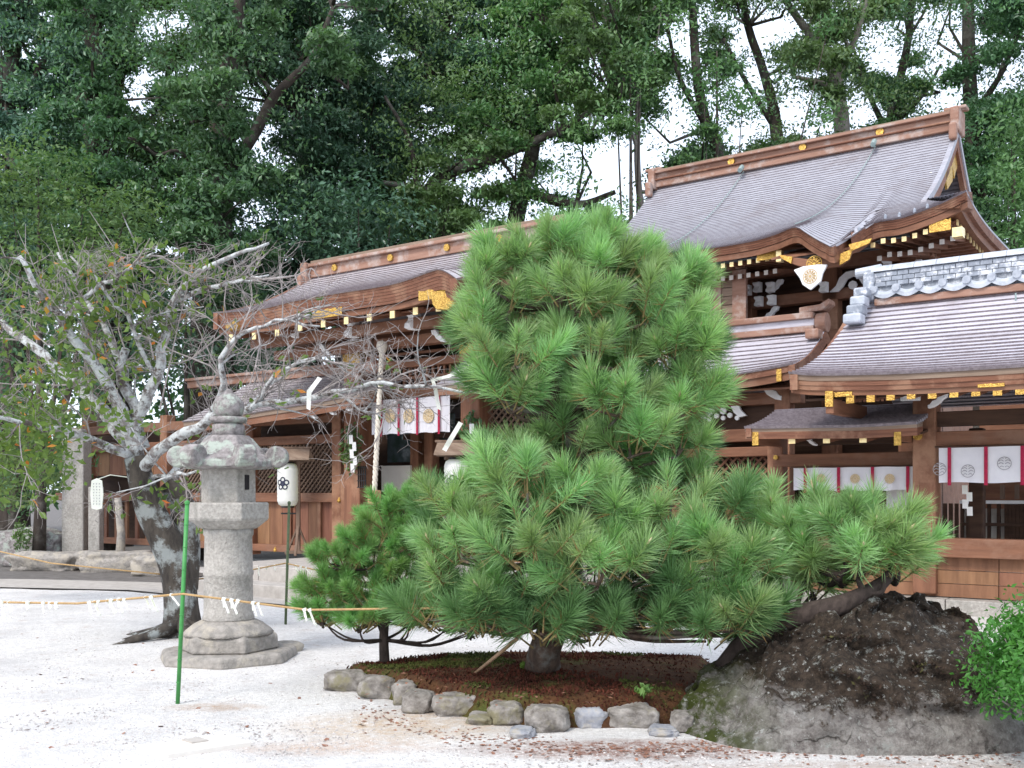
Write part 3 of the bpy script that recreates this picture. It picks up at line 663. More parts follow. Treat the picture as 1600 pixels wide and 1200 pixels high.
bracket(gate, abz(1184, 598, GB-.15), U, .36); 
# openwork carved frog-leg strut
c = abz(1129, 640, GB-.1)
ring = []
mb = MB()
for sg in (-1, 1):
    poly = [(0, .25), (.14, .23), (.26, .12), (.32, -.02), (.42, -.12), (.30, -.14), (.2, -.06), (.14, .06), (.05, .11), (0, .12)]
    mb.prism([(x*sg, y) for x, y in poly], c, U, Z, (0, .06, 0))
for (x, z, rr) in ((0, -.02, .06), (-.12, -.1, .045), (.12, -.1, .045), (-.25, -.15, .04), (.25, -.15, .04), (0, -.14, .04)):
    mb.tube([(c[0]+x, c[1]+.01, c[2]+z), (c[0]+x, c[1]+.05, c[2]+z)], rr, 8)
mb.build('carved_strut', M['white'], gate)
lattice(gate, A(1050, GB), A(1203, GB), GB+.02, 1.3, 2.2, pitch=.15, wd=.035, m=M['wood_panel'])
post(gate, A(1213, GB), GB-.03, .2, 2.3, .17)
MB().bb(-10, A(1205, GB), GB+.5, GB+.55, .1, 2.5).build('rear_wall', M['wood_dark'], gate)
beam(gate, -10, A(1213, GB), GB-.02, 1.15, 1.3, .2); plank_wall(gate, -10, A(1205, GB), GB+.02, .25, 1.15, M['wood_panel'], .5)
MB().bb(-10, -5.0, GB-.5, GB+.6, -.05, .2).build('base_course', M['stone'], gate, bevel=.02)
# ---------------------------------------------------- main sanctuary (rear right)
SB, SR = 17.0, 20.5
ac = A(1510, SB); ag = -4.35
sanct = fthing('main_sanctuary', 'tall main sanctuary with broad grey gabled roof and wavy eave at upper right', 'shrine hall', -7.3, 19)
se = [(870, 395, SB), (921, 402, SB), (1000, 398, SB), (1100, 389, SB), (1174, 377, SB-.02), (1212, 366, SB-.2), (1243, 355, SB-.55), (1262, 366, SB-.75), (1285, 379, SB-.85), (1309, 383, SB-.85), (1325, 373, SB-.6), (1336, 354, SB-.1), (1360, 350, SB), (1406, 341, SB), (1464, 320, SB), (1512, 297, SB)]
sep = [abz(*q) for q in se]; sep = sorted(sep)
aL = -11.6
def sext(t):
    tg = .34
    if t < tg: return (lerp(aL, aL+.9, t/tg), lerp(ac, ag, t/tg))
    return (aL+.9, ag)
sr = Roof(aL, ac, sep, SR, 8.42, c=.42, ext=sext, ease=2.6); sr.be = SB; sr.ze = 6.12
sr.build(sanct, M['roof'], n=46, separate=False, th=.009, step=.1)
MB().add([], [])
sr.fascia(sanct, [(.02+.012*k, .035*k, .035*k+.031, M['fascia']) for k in range(4)]+[(.08, .142, .24, M['wood_h'])], depth=.4, step=.08)
soffit(sanct, aL+.3, ac-.25, SB+.3, 5.86, 18.9, 6.2, M['wood_w'])
# side hip roof (right end)
zc = interp(sep, ac)[1]; zg = sr.pt(ag, .34)[1]; bg0 = sr.pt(ag, .34)[0]; bE0 = 2*SR-SB
mb = MB(); nC = 10
for i in range(nC):
    t0, t1 = i/nC, (i+1)/nC
    for sgn in (0,):
        def row(t, dz):
            out = []
            for j in range(25):
                s_ = j/24; up = .22*(abs(2*s_-1)**4)
                b = lerp(lerp(SB, bg0, t), lerp(bE0, 2*SR-bg0, t), s_); out.append((lerp(ac, ag, t), b, lerp(zc-.22+up, zg, t**1.1)+dz))
            return out
        mb.grid([row(t0, -.02), row(t0, .02), row(t1, .003)])
mb.build('side_roof', M['roof'], sanct)
r1 = []; r2 = []; r3 = []; r4 = []; r5 = []
for j in range(25):
    s_ = j/24; z = zc-.22+.22*(abs(2*s_-1)**4); b = lerp(SB+.03, bE0, s_)
    r1.append((ac-.0, b, z-.005)); r2.append((ac-.03, b, z-.13)); r3.append((ac-.09, b, z-.135)); r4.append((ac-.1, b, z-.24)); r5.append((ac-.55, b, z-.2))
MB().grid([r1, r2, r3]).build('side_fascia', M['fascia'], sanct); MB().grid([r3, r4, r5]).build('side_fascia', M['wood_w'], sanct)
# gable end with boards
for bk in (False, True):
    sr_ext = sr.ext; sr.rake(sanct, ag+.05, .09, [(0, -.03, .10, M['roof']), (.03, .10, .34, M['fascia'])], t0=.30 if not bk else .1, t1=1.0, back=bk)
MB().prism([(18.9, 6.55), (22.1, 6.55), (20.5, 8.2)], (ag-.5, 0, 0), Wd, Z, (.05, 0, 0)).build('gable_wall', M['wood_h'], sanct)
for z in (6.7, 7.1, 7.5): piece('gable_beam', M['wood_w'], sanct, ag-.45, ag-.38, 20.5-(8.1-z)*.9, 20.5+(8.1-z)*.9, z, z+.12)
MB().prism([(-.3, 0), (.3, 0), (.22, -.3), (.08, -.42), (0, -.55), (-.08, -.42), (-.22, -.3)], (ag-.1, 20.5, 8.05), Wd, Z, (.07, 0, 0)).build('gilt_gable_pendant', M['gold'], sanct, bevel=.01)
MB().prism([(-.2, .25), (.2, .25), (.16, -.1), (0, -.28), (-.16, -.1)], (ag-.2, 19.5, 7.1), Wd, Z, (.05, 0, 0)).build('gable_carving', M['white'], sanct, bevel=.01)
gilt_m = M['gold']
MB().prism([(-.1, 0), (.5, .3), (.5, .0), (.1, -.25)], (ag-.02, 19.6, 7.35), Wd, Z, (.04, 0, 0)).build('gilt_plate', M['gold'], sanct)
# ridge
rz = 8.42; aRl = aL+.95
for (z0, z1, hw, m, nm) in ((rz-.05, rz+.09, .17, 'ridge_wood', 'ridge_beam'), (rz+.09, rz+.12, .22, 'fascia', 'ridge_lip'), (rz+.12, rz+.24, .15, 'ridge_wood', 'ridge_beam'), (rz+.24, rz+.29, .24, 'ridge_wood', 'ridge_cap'), (rz+.29, rz+.34, .16, 'wood_grey', 'ridge_cap')):
    MB().bb(aRl, ag, SR-hw, SR+hw, z0, z1).build(nm, M[m], sanct, bevel=.01)
for a, sg in ((ag, 1), (aRl, -1)):
    MB().bb(a-.06, a+.1, SR-.28, SR+.28, rz-.1, rz+.36).build('ridge_end', M['ridge_wood'], sanct, bevel=.03)
    MB().bb(a-.05, a+.09, SR-.44, SR-.28, rz-.3, rz+.02).build('ridge_end', M['ridge_wood'], sanct, bevel=.04)
    MB().bb(a-.2, a+.2, SR-.14, SR+.14, rz+.34, rz+.40).build('ridge_end', M['ridge_wood'], sanct, bevel=.02)
for px in (1148, 1259, 1379):
    a = A(px, SR); MB().tube([(a, SR-.16, rz+.18), (a, SR-.2, rz+.18)], .075, 16).build('gilt_boss', M['gold'], sanct)
# cables lying on the roof
for (pa, pb) in (((1158, 265), (1050, 372)), ((1365, 225), (1256, 352))):
    a0 = A(pa[0], SR-.3); mb = []; 
    for i in range(14):
        t = 1-i/13*.93; b, z = sr.pt(a0-.35*i/13, t); mb.append((a0-.35*i/13, b-.02, z+.05))
    MB().tube(mb, .009, 5).build('roof_cable', M['wire'], sanct); MB().tube([(a0, SR-.25, rz), (a0+.02, SR-.42, rz-.12)], .05, 8).build('cable_hook', M['wire'], sanct)
# roof studs near the right eave
for px, py in ((1355, 339), (1383, 333), (1406, 329), (1430, 320), (1450, 314)):
    c = abz(px, py, SB+.25); a = c[0]; b, z = sr.pt(a, .06); MB().lathe([(.025, 0), (.025, .05), (.01, .08)], (a, b, z), 8).build('roof_stud', M['tile'], sanct)
# rafter rows with pale ends
p1_, p2_ = [], []
a = A(1100, SB+.2)
x = aL+.4
while x < ac-.3:
    e = interp(sep, x); kb = e[0] < SB-.08
    if not kb: p1_.append((x, SB+.18, min(e[1], 6.2+max(0, (x+5)*.12))-.27)); p2_.append((x, SB+.55, min(e[1], 6.15)-.42))
    x += .165
rafters(sanct, p1_, 18.8, .22, .062, .07, cap=M['brass']); rafters(sanct, p2_, 18.8, .22, .062, .07, cap=M['plaster'])
# side rafters
for j in range(26):
    b = SB+.4+j*.24; z = zc-.48+.1*(abs(2*(j/25)-1)**4)
    r = MB().bb(ac-1.0, ac-.22, b-.03, b+.03, z-.035, z+.035).build('side_rafter', M['wood_w'], sanct); piece('rafter_cap', M['brass'], r, ac-.22, ac-.2, b-.04, b+.04, z-.045, z+.045)
gilt(sanct, 1452, 1486, 343, 362, SB+.12); gilt(sanct, 1183, 1216, 393, 406, SB+.12); gilt(sanct, 1100, 1135, 400, 409, SB+.12)
MB().bb(A(1487, SB)-.02, A(1487, SB)+.13, SB+.12, SB+.3, Zp(1487, 368, SB), Zp(1487, 353, SB)).build('gilt_corner', M['brass'], sanct)
MB().bb(A(1215, SB)-.02, A(1215, SB)+.07, SB-.02, SB+.1, Zp(1217, 409, SB), Zp(1217, 391, SB)).build('gilt_corner', M['brass'], sanct)
# curved board under the wavy gable
kb_ = SB-.62
poly_t = [(1217, 398), (1240, 402), (1265, 405), (1290, 402), (1318, 396), (1332, 388)]; poly_b = [(1326, 405), (1312, 415), (1285, 420), (1262, 420), (1240, 413), (1222, 405)]
c = [abz(px, py, kb_) for px, py in poly_t+poly_b]
MB().prism([(q[0], q[2]) for q in c], (0, kb_, 0), U, Z, (0, .08, 0)).build('curved_bargeboard', M['wood_h'], sanct, bevel=.01)
for pxs in (((1217, 398), (1238, 401), (1236, 412), (1222, 404)), ((1312, 397), (1332, 388), (1327, 405), (1312, 414)), ((1326, 382), (1362, 372), (1358, 380), (1330, 392))):
    c = [abz(px, py, kb_-.03) for px, py in pxs]; MB().prism([(q[0], q[2]) for q in c], (0, kb_-.03, 0), U, Z, (0, .03, 0)).build('gilt_plate', M['gold'], sanct)
mb = MB(); disc_crest(mb, abz(1272, 412, kb_-.03), .13, U, Z, (0, -1, 0)); mb.build('gilt_crest', M['gold'], sanct)
c = abz(1266, 430, kb_-.05); MB().prism([(-.28, .12), (-.12, .16), (.12, .16), (.28, .14), (.2, 0), (.17, -.12), (0, -.24), (-.13, -.14), (-.18, -.02)], c, U, Z, (0, .05, 0)).build('gable_pendant', M['white'], sanct, bevel=.012)
mb = MB(); disc_crest(mb, (c[0], c[1]-.01, c[2]-.02), .12, U, Z, (0, -1, 0)); mb.build('gilt_crest', M['crest'], sanct)
soffit(sanct, A(1205, SB-.5), A(1338, SB-.5), SB-.5, 5.5, SB+.8, 5.9, M['wood_w'])
# body under the eave
BB = 18.9
for px in (1050, 1168, 1300, 1420): post(sanct, A(px, BB), BB, .3, 6.1, .3, M['wood_v'])
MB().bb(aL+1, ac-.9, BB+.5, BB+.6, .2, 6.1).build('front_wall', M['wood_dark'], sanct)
MB().bb(ac-1.0, ac-.9, BB, 22, .2, 6.1).build('side_wall', M['wood_h'], sanct)
beam(sanct, aL+1, ac-.9, BB-.05, 5.72, 5.95, .26); beam(sanct, aL+1, ac-.9, BB-.04, 5.15, 5.35, .22); beam(sanct, A(1300, BB), ac-.9, BB-.1, 4.35, 4.6, .2, M['wood_h'])
for px in range(1330, 1440, 7): piece('stair_rail_bar', M['wood_h'], sanct, A(px, BB-.6)-.02, A(px, BB-.6)+.02, BB-.62, BB-.58, 3.2, 4.1)
# boarded lean-to panel with pale frame
LB = 17.7
for px, w_ in ((1122, .07), (1156, .13)): piece('panel_frame', M['ridge_wood'], sanct, A(px, LB)-w_, A(px, LB)+w_, LB-.04, LB+.04, Zp(px, 505, LB), Zp(px, 422, LB))
z0, z1 = Zp(1120, 505, LB), Zp(1120, 425, LB); plank_wall(sanct, -8.6, A(1156, LB), LB+.0, z0, z1, M['wood_grey'], .17, horiz=True)
piece('panel_frame', M['ridge_wood'], sanct, -8.6, A(1166, LB), LB-.06, LB+.06, z1, z1+.1)
# white carved ends
for px, py in ((1168, 455), (1184, 450), (1204, 450), (1186, 472), (1206, 470), (1385, 415), (1287, 450)): nose(sanct, abz(px-2, py, BB-.35), .19)
for px, py, fl in ((1223, 436, -1), (1440, 405, -1), (1216, 478, -1)): bracket(sanct, abz(px, py, BB-.3), U, .27, flip=fl)
c = abz(1332, 440, BB-.25)
mb = MB()
for sg in (-1, 1):
    poly = [(0, .2), (.12, .19), (.24, .1), (.3, -.04), (.42, -.14), (.27, -.15), (.17, -.06), (.1, .06), (0, .1)]; mb.prism([(x*sg, y) for x, y in poly], c, U, Z, (0, .06, 0))
mb.tube([(c[0], c[1], c[2]-.06), (c[0], c[1]+.05, c[2]-.06)], .08, 8); mb.build('carved_strut', M['white'], sanct)
MB().bb(aL+.6, ac-.5, 17.6, 23, -.05, .5).build('base_course', M['stone'], sanct, bevel=.03)
# ---------------------------------------------------- right front pavilion
RB = 14.5; RE = 13.0; RR = 15.6
pav = fthing('offering_pavilion', 'timber pavilion with pale shingled roof under a tiled ridge at the right edge', 'shrine building', A(1445, RB), RB)
pe = [abz(px, py, RE) for px, py in ((1232, 583), (1260, 586), (1320, 586), (1400, 584), (1500, 579), (1600, 573))]
pe.append((pe[-1][0]+5, RE, pe[-1][2]+.0))
pr = Roof(pe[0][0], 1.5, pe, RR, 4.42, c=.55, ease=2); pr.be = RE; pr.ze = 3.03
def pext(t): return (lerp(pe[0][0], -4.72, min(1, t*1.2)), 1.5)
pr.ext = pext
pr.build(pav, M['roof_pale'], n=21, th=.024)
pr.fascia(pav, [(.02, 0, .07, M['wood_grey']), (.04, .07, .13, M['fascia']), (.06, .13, .19, M['fascia']), (.09, .19, .25, M['wood_h'])], a0=pe[0][0], a1=1.5, depth=.4)
pr.rake(pav, pe[0][0]+.12, .10, [(0, 0, .2, M['fascia'])], t1=.97)
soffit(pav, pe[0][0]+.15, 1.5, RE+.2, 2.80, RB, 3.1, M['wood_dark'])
pts = [(A(px, RE+.12), RE+.12, Zp(px, py, RE+.12)) for px, py in ((1329, 617), (1361, 615), (1392, 612), (1424, 610), (1457, 609), (1491, 607), (1525, 605), (1559, 604), (1594, 602))]
pts += [(pts[-1][0]+.3*k, RE+.12, pts[-1][2]) for k in range(1, 5)]
rafters(pav, pts, RB, .22, .085, .10, cap=M['gold'])
c = A(1296, RE+.05); MB().bb(c-.05, c+.05, RE+.03, RE+.06, Zp(1296, 635, RE), Zp(1290, 611, RE)).build('gilt_rafter_end', M['gold'], pav)
MB().bb(c-.05, c+.05, RE+.06, RB, 2.62, 2.80).build('corner_rafter', M['wood_w'], pav)
gilt(pav, 1304, 1332, 612, 620, RE+.1); gilt(pav, 1528, 1570, 599, 605, RE+.08)
# tiled ridge
ra0 = A(1372, RR)
for (z0, z1, hw, m, nm) in ((4.36, 4.46, .2, 'ridge_wood', 'ridge_beam'), (4.62, 4.86, .14, 'tile', 'ridge_core')):
    MB().bb(ra0, 1.5, RR-hw, RR+hw, z0, z1).build(nm, M[m], pav, bevel=.008)
x = ra0
while x < 1.4:       # wave tiles
    mb = MB(); n = 10; rows = [[], [], [], []]
    for i in range(n+1):
        t = i/n; z = 4.56-.06*math.sin(PI*t); rows[0].append((x+.32*t, RR-.2, z+.05)); rows[1].append((x+.32*t, RR-.24, z)); rows[2].append((x+.32*t, RR-.235, z-.055)); rows[3].append((x+.32*t, RR-.12, z-.03))
    mb.grid(rows); mb.build('wave_tile', M['tile_pale'], pav, smooth=False)
    MB().tube([(x, RR-.27, 4.58), (x, RR-.15, 4.60)], .055, 12).build('round_tile', M['tile_pale'], pav)
    x += .32
MB().bb(ra0, 1.5, RR-.13, RR+.13, 4.44, 4.62).build('ridge_core', M['tile'], pav)
for r_ in range(3):
    x = ra0+.08*(r_ % 2)
    while x < 1.4:
        piece('ridge_tile', M['tile'], pav, x+.005, x+.155, RR-.17, RR-.10, 4.64+.07*r_, 4.70+.07*r_); x += .16
x = ra0-.05
while x < 1.4:
    q = 10; mb = MB(); rows = [[(x+dx, RR-.2*math.cos(PI*j/q), 4.86+.11*math.sin(PI*j/q)) for j in range(q+1)] for dx in (0, .30)]
    mb.grid(rows); mb.add([rows[0][0], rows[0][-1], rows[1][-1], rows[1][0]], [(0, 1, 2, 3)]); mb.build('cap_tile', M['tile_pale'], pav, smooth=True); x += .305
# ridge end ornament
ro = MB()
ro.bb(ra0-.16, ra0+.0, RR-.24, RR+.24, 4.44, 4.86); ro.build('ridge_end_tile', M['tile'], pav, bevel=.03)
MB().tube([(ra0-.32, RR, 4.9), (ra0+.05, RR, 4.92)], [.075, .085], 14).build('ridge_end_tile', M['tile_pale'], pav)
for k, (dz, db) in enumerate(((4.52, .42), (4.38, .52), (4.24, .62), (4.10, .72))):
    MB().bb(ra0-.22-.02*k, ra0-.02, RR-db-.08, RR-db+.18, dz-.06, dz+.08).build('ridge_end_tile', M['tile_pale'] if k % 2 else M['tile'], pav, bevel=.03)
MB().tube([abz(1587, 458, RR-.3), abz(1587, 470, RR-.3)], .012, 6).build('ring_hook', M['wire'], pav)
# posts, beams
post(pav, A(1448, RB), RB, .25, 3.1, .30); post(pav, .9, RB, .25, 3.1, .3)
post(pav, A(1215, RB+.4), RB+.4, .25, 2.6, .24)
aP = A(1448, RB); zB = Zp(1560, 695, RB)
beam(pav, aP, 1.4, RB-.02, Zp(1560, 695, RB), Zp(1560, 672, RB), .2); beam(pav, aP, 1.4, RB-.03, Zp(1560, 670, RB)+.05, Zp(1560, 640, RB), .12, M['wood_dark'])
MB().tube([(A(1434, RB-.17), RB-.15, Zp(1434, 682, RB)), (A(1434, RB-.17), RB-.19, Zp(1434, 682, RB))], .06, 12).build('gilt_boss', M['gold'], pav)
zr0, zr1 = Zp(1550, 872, RB), Zp(1550, 842, RB)
MB().bb(aP-2.6, 1.4, RB-.18, RB+.1, zr0, zr1).build('lower_rail', M['wood_h'], pav, bevel=.01)
zr2 = Zp(1550, 936, RB); n = 3
for i in range(n):
    z0_, z1_ = lerp(zr2, zr0, i/n), lerp(zr2, zr0, (i+1)/n)
    for (x0, x1) in ((aP-2.6, aP-.9), (aP-.9, aP+.9), (aP+.9, 1.4)): piece('skirting_board', M['wood_panel'], pav, x0+.005, x1-.005, RB-.05+.008*i, RB+.04, z0_+.004, z1_-.004)
x = aP-3.0
while x < 1.5:
    MB().bb(x+.005, x+1.1-.005, RB-.3, RB+.3, -.05, zr2-.01).build('base_stone', M['stone'], pav, bevel=.015); x += 1.1
# low side roof under the pavilion eave
le = [abz(px, py, 13.75) for px, py in ((1163, 669), (1200, 669), (1260, 668), (1340, 667), (1432, 662))]
lr = Roof(le[0][0], le[-1][0], le, 15.0, 2.86, c=.6); lr.be = 13.75; lr.ze = le[2][2]
lr.build(pav, M['roof'], n=13, th=.03, back=False)
lr.fascia(pav, [(.02, 0, .05, M['wood_grey']), (.03, .05, .15, M['fascia'])], depth=.3)
lr.rake(pav, le[0][0]+.1, .08, [(0, 0, .12, M['fascia'])])
rafters(pav, [(A(px, 13.85), 13.85, Zp(px, py, 13.85)) for px, py in ((1238, 683), (1292, 682), (1349, 681))], 14.8, .12, .08, .085, cap=M['brass'])
for px in (1181, 1403): 
    a = A(px, 13.8); MB().bb(a-.045, a+.045, 13.78, 13.8, Zp(px, 696, 13.8), Zp(px, 675, 13.8)).build('gilt_rafter_end', M['gold'], pav)
    MB().bb(a-.04, a+.04, 13.8, 14.8, 2.28, 2.40).build('corner_rafter', M['wood_w'], pav)
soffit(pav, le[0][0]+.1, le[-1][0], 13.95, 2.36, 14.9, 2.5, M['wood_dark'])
LBw = 14.85
beam(pav, A(1210, LBw), aP, LBw, Zp(1320, 728, LBw), Zp(1320, 708, LBw), .16)
MB().tube([(A(1213, LBw-.1), LBw-.1, Zp(1213, 715, LBw)), (A(1213, LBw-.1), LBw-.14, Zp(1213, 715, LBw))], .035, 10).build('gilt_boss', M['gold'], pav)
beam(pav, A(1240, LBw), aP, LBw+.1, 2.3, 2.5, .1, M['wood_dark'])
bracket(pav, abz(1258, 684, LBw-.3), U, .14); bracket(pav, abz(1480, 614, RB-.3), U, .22, flip=-1)
MB().bb(A(1425, RB-.4)-.14, A(1425, RB-.4)+.10, RB-.45, RB-.35, Zp(1430, 630, RB), Zp(1430, 614, RB)).build('beam_end', M['white'], pav, bevel=.01)
# curtains
bc = LBw-.2
noren('short white curtain with three gold crests under the low side roof', A(1240, bc), A(1427, bc), bc, Zp(1330, 766, bc), Zp(1330, 730, bc), [A(p, bc) for p in (1259, 1311, 1364, 1419)], [(A(p, bc), Zp(p, 748, bc), .068) for p in (1284, 1337, 1391)])
bc = RB-.22
noren('white curtain with round grey wave crests at the right edge', A(1467, bc), .8, bc, Zp(1540, 754, bc), Zp(1540, 698, bc), [A(p, bc) for p in (1484, 1541, 1598)]+[A(1598, bc)+.43*k for k in (1, 2)],
      [(A(1469, bc), Zp(1469, 733, bc), .085), (A(1513, bc), Zp(1513, 736, bc), .085), (A(1570, bc), Zp(1570, 724, bc), .085), (A(1625, bc), Zp(1620, 736, bc), .085)], 1, cm=M['crest_grey'])
# inner veranda seen through the pavilion
ver = fthing('inner_veranda', 'white edged raised veranda with dark railings seen inside the right pavilion', 'veranda', A(1540, 17.2), 17.2)
vb = 17.2
MB().bb(-3.6, 3, vb, vb+.4, Zp(1540, 787, vb), Zp(1540, 782, vb)).build('veranda_edge', M['white'], ver)
for px in list(range(1476, 1516, 9))+[1545, 1560]+list(range(1572, 1640, 6)): piece('veranda_strut', M['wood_dark'], ver, A(px, vb+.1)-.025, A(px, vb+.1)+.025, vb+.1, vb+.16, .7, Zp(1540, 787, vb))
piece('veranda_beam', M['wood_dark'], ver, -3.6, 3, vb+.02, vb+.08, Zp(1540, 822, vb), Zp(1540, 817, vb))
MB().bb(-3.6, 3, vb+.3, vb+.4, .1, 1.35).build('veranda_wall', M['plaster'], ver)
for k, pz in enumerate((770, 762)): piece('railing', M['wood_grey'], ver, -1.9, 3, vb+.3, vb+.35, Zp(1580, pz, vb), Zp(1580, pz-3, vb))
for px in (1560, 1583): piece('railing_post', M['wood_greyv'], ver, A(px, vb)-.03, A(px, vb)+.03, vb+.3, vb+.36, 1.5, Zp(px, 757, vb))
MB().bb(-3.6, 3, vb+1.5, vb+1.6, 0, 3.2).build('rear_wall', M['wood_h'], ver)
for a in (-2.6, -1.6, -.6): post(ver, a, vb+1.4, .2, 3.2, .2)
ip = fthing('inner_post', 'dark square post standing behind the right curtain', 'post', A(1527, 15.4), 15.4); post(ip, A(1527, 15.4), 15.4, .25, 2.5, .19, M['wood_dark'], 'post_shaft')
sp = fthing('hanging_paper_streamer', 'white zigzag paper streamer hanging below the right curtain', 'paper streamer', *abz(1508, 756, 14.6))
def shide(mb, o, s=.1, ex=(1, 0, 0), n=4, dy=.01):
    o = Vector(o); ex = Vector(ex)
    for k in range(n):
        x0 = (k % 2)*s*.45; q = o+ex*x0+Vector((0, dy*k, -s*.8*k))
        mb.add([q, q+ex*s*.6, q+ex*s*.6+Vector((0, dy, -s)), q+Vector((0, dy, -s))]+[], [(0, 1, 2, 3)])
    return mb
shide(MB(), abz(1503, 758, 14.6), .12).build('streamer', M['paper'], sp)
# white robed stand behind the short curtain
bnr = fthing('white_banner', 'plain white cloth panel hanging behind the short curtain beside the square pillar', 'cloth', A(1405, 14.95), 14.95, 1.1)
MB().grid([[(lerp(A(1385, 14.95), A(1425, 14.95), i/8), 14.95+.02*math.sin(i), z) for i in range(9)] for z in (.6, 1.2, 1.75)]).build('cloth', M['cloth'], bnr, smooth=True)
shr = fthing('offering_table', 'low black offering table with red cloth glimpsed behind the pine', 'table', A(970, 12.2), 12.2, PZ)
MB().bb(A(905, 12.2), A(1040, 12.2), 12.0, 12.5, 1.72, 1.80).build('table_top', M['black'], shr, bevel=.01)
MB().bb(A(905, 12.2), A(1040, 12.2), 12.05, 12.1, 1.60, 1.715).build('red_cloth', M['vermilion'], shr)
for px in (910, 1034):
    for bb in (12.1, 12.4): piece('leg', M['black'], shr, A(px, 12.2)-.03, A(px, 12.2)+.03, bb-.03, bb+.03, PZ, 1.6)

# ---------------------------------------------------- paper lanterns on stands
def lantern_stand(px, Y, base_z, label):
    x = (px-800)/F*Y; r = wthing('paper_lantern_stand', label, 'lantern', x, Y, base_z, 'paper lanterns before the worship hall')
    def bx(nm, c, d, m, bev=.008, R=None): return MB().box((x+c[0], Y+c[1], base_z+c[2]), d, R).build(nm, m, r, bevel=bev)
    bx('post', (.0, 0, .92), (.075, .075, 1.84), M['wood_greyv'])
    for sg in (-1, 1): bx('foot_brace', (sg*.11, 0, .26), (.035, .06, .62), M['wood_greyv'], R=Matrix.Rotation(sg*-.38, 3, 'Y'))
    bx('foot_brace', (0, -.14, .26), (.05, .035, .62), M['wood_greyv'], R=Matrix.Rotation(-.42, 3, 'X'))
    bx('foot_beam', (0, 0, .03), (.5, .08, .06), M['wood_greyv'])
    bx('arm', (-.14, 0, 1.72), (.5, .05, .05), M['wood_greyv'])
    lx = -.19
    mb = MB()
    for sg in (-1, 1):
        mb.add([(x-.5, Y, base_z+1.96), (x+.22, Y, base_z+1.96), (x+.26, Y+sg*.3, base_z+1.76), (x-.54, Y+sg*.3, base_z+1.76), (x-.5, Y, base_z+1.99), (x+.22, Y, base_z+1.99), (x+.26, Y+sg*.3, base_z+1.79), (x-.54, Y+sg*.3, base_z+1.79)], CUBE_F)
    mb.build('roof', M['wood_grey'], r)
    bx('roof_ridge', (-.14, 0, 2.0), (.8, .05, .04), M['wood_greyv'])
    zc_ = 1.30; H = .40; R0 = .20
    prof = [(R0*.62, -H), (R0*.86, -H+.03), (R0*.97, -H+.09)]
    n = 16
    for i in range(n+1): prof.append((R0*(1+.0-.02*(i % 2)), -H+.12+(2*H-.24)*i/n))
    prof += [(R0*.97, H-.09), (R0*.86, H-.03), (R0*.62, H)]
    MB().lathe(prof, (x+lx, Y-.02, base_z+zc_), 28).build('paper_shade', M['paper'], r, smooth=True)
    for zz in (-H-.03, H+.0): MB().lathe([(R0*.62, 0), (R0*.62, .03)], (x+lx, Y-.02, base_z+zc_+zz), 20).build('shade_ring', M['black'], r)
    bx('drip_bar', (lx+.02, 0, .76), (.3, .05, .03), M['black'], 0)
    # plum crest printed on the shade, wrapped round it
    def wrap(u, v): 
        th = -PI/2-.28+u/R0; return (x+lx+(R0+.006)*math.cos(th), Y-.02+(R0+.006)*math.sin(th), base_z+zc_+.02+v)
    mb = MB()
    def ringw(cu, cv, r0, r1, n=20):
        vs = []; fs = []
        for k in range(n+1):
            t = 2*PI*k/n
            for rr in (r0, r1): vs.append(wrap(cu+rr*math.cos(t), cv+rr*math.sin(t)))
        for k in range(n): fs.append((2*k, 2*k+1, 2*k+3, 2*k+2))
        mb.add(vs, fs)
    for k in range(5):
        t = PI/2+2*PI*k/5; ringw(.075*math.cos(t), .075*math.sin(t), .030, .052); ringw(.032*math.cos(t), .032*math.sin(t), .0005, .02, 10)
    ringw(0, 0, .0005, .014, 8); mb.build('plum_crest', M['navy'], r)
    return r
lantern_stand(466, 19.3, PZ, 'white paper lantern with dark plum crest on a wooden stand by the stone lantern')
lantern_stand(731, 16.9, PZ, 'white paper lantern half hidden behind the pine, right of the doorway')

# sakaki sprays with paper beside the pillars
def leafcloud(n, centre, rad, size, flat=.5, asp=.45, seed=0, shell=0.0, squash=1.0):
    g = np.random.default_rng(seed)
    d = g.normal(size=(n, 3)); d /= np.linalg.norm(d, axis=1)[:, None]
    r = (shell+(1-shell)*g.random(n))**(1/2.2); c = np.asarray(centre)+d*r[:, None]*np.asarray(rad)
    return leafverts(c, size, g, flat, asp, d)
def leafverts(c, size, g, flat=.5, asp=.45, out=None, droop=.25):
    n = len(c); nrm = g.normal(size=(n, 3))*(1-flat)+np.array([0, 0, 1])*flat
    if out is not None: nrm += out*.25
    nrm /= np.linalg.norm(nrm, axis=1)[:, None]
    t = g.normal(size=(n, 3)); t[:, 2] -= droop*2; t -= nrm*np.sum(t*nrm, axis=1)[:, None]; t /= np.linalg.norm(t, axis=1)[:, None]
    s = np.cross(nrm, t); L = size*(.65+.7*g.random(n))[:, None]
    V = np.empty((n, 4, 3)); V[:, 0] = c-t*L*.5; V[:, 1] = c+s*L*asp*.5-t*L*.05; V[:, 2] = c+t*L*.5-nrm*L*.12; V[:, 3] = c-s*L*asp*.5-t*L*.05
    return V
def leafmesh(name, V, m, mi=None):
    n = V.shape[0]; Fc = np.arange(n*4).reshape(n, 4); return npmesh(name, V.reshape(-1, 3), Fc, m, midx=mi)
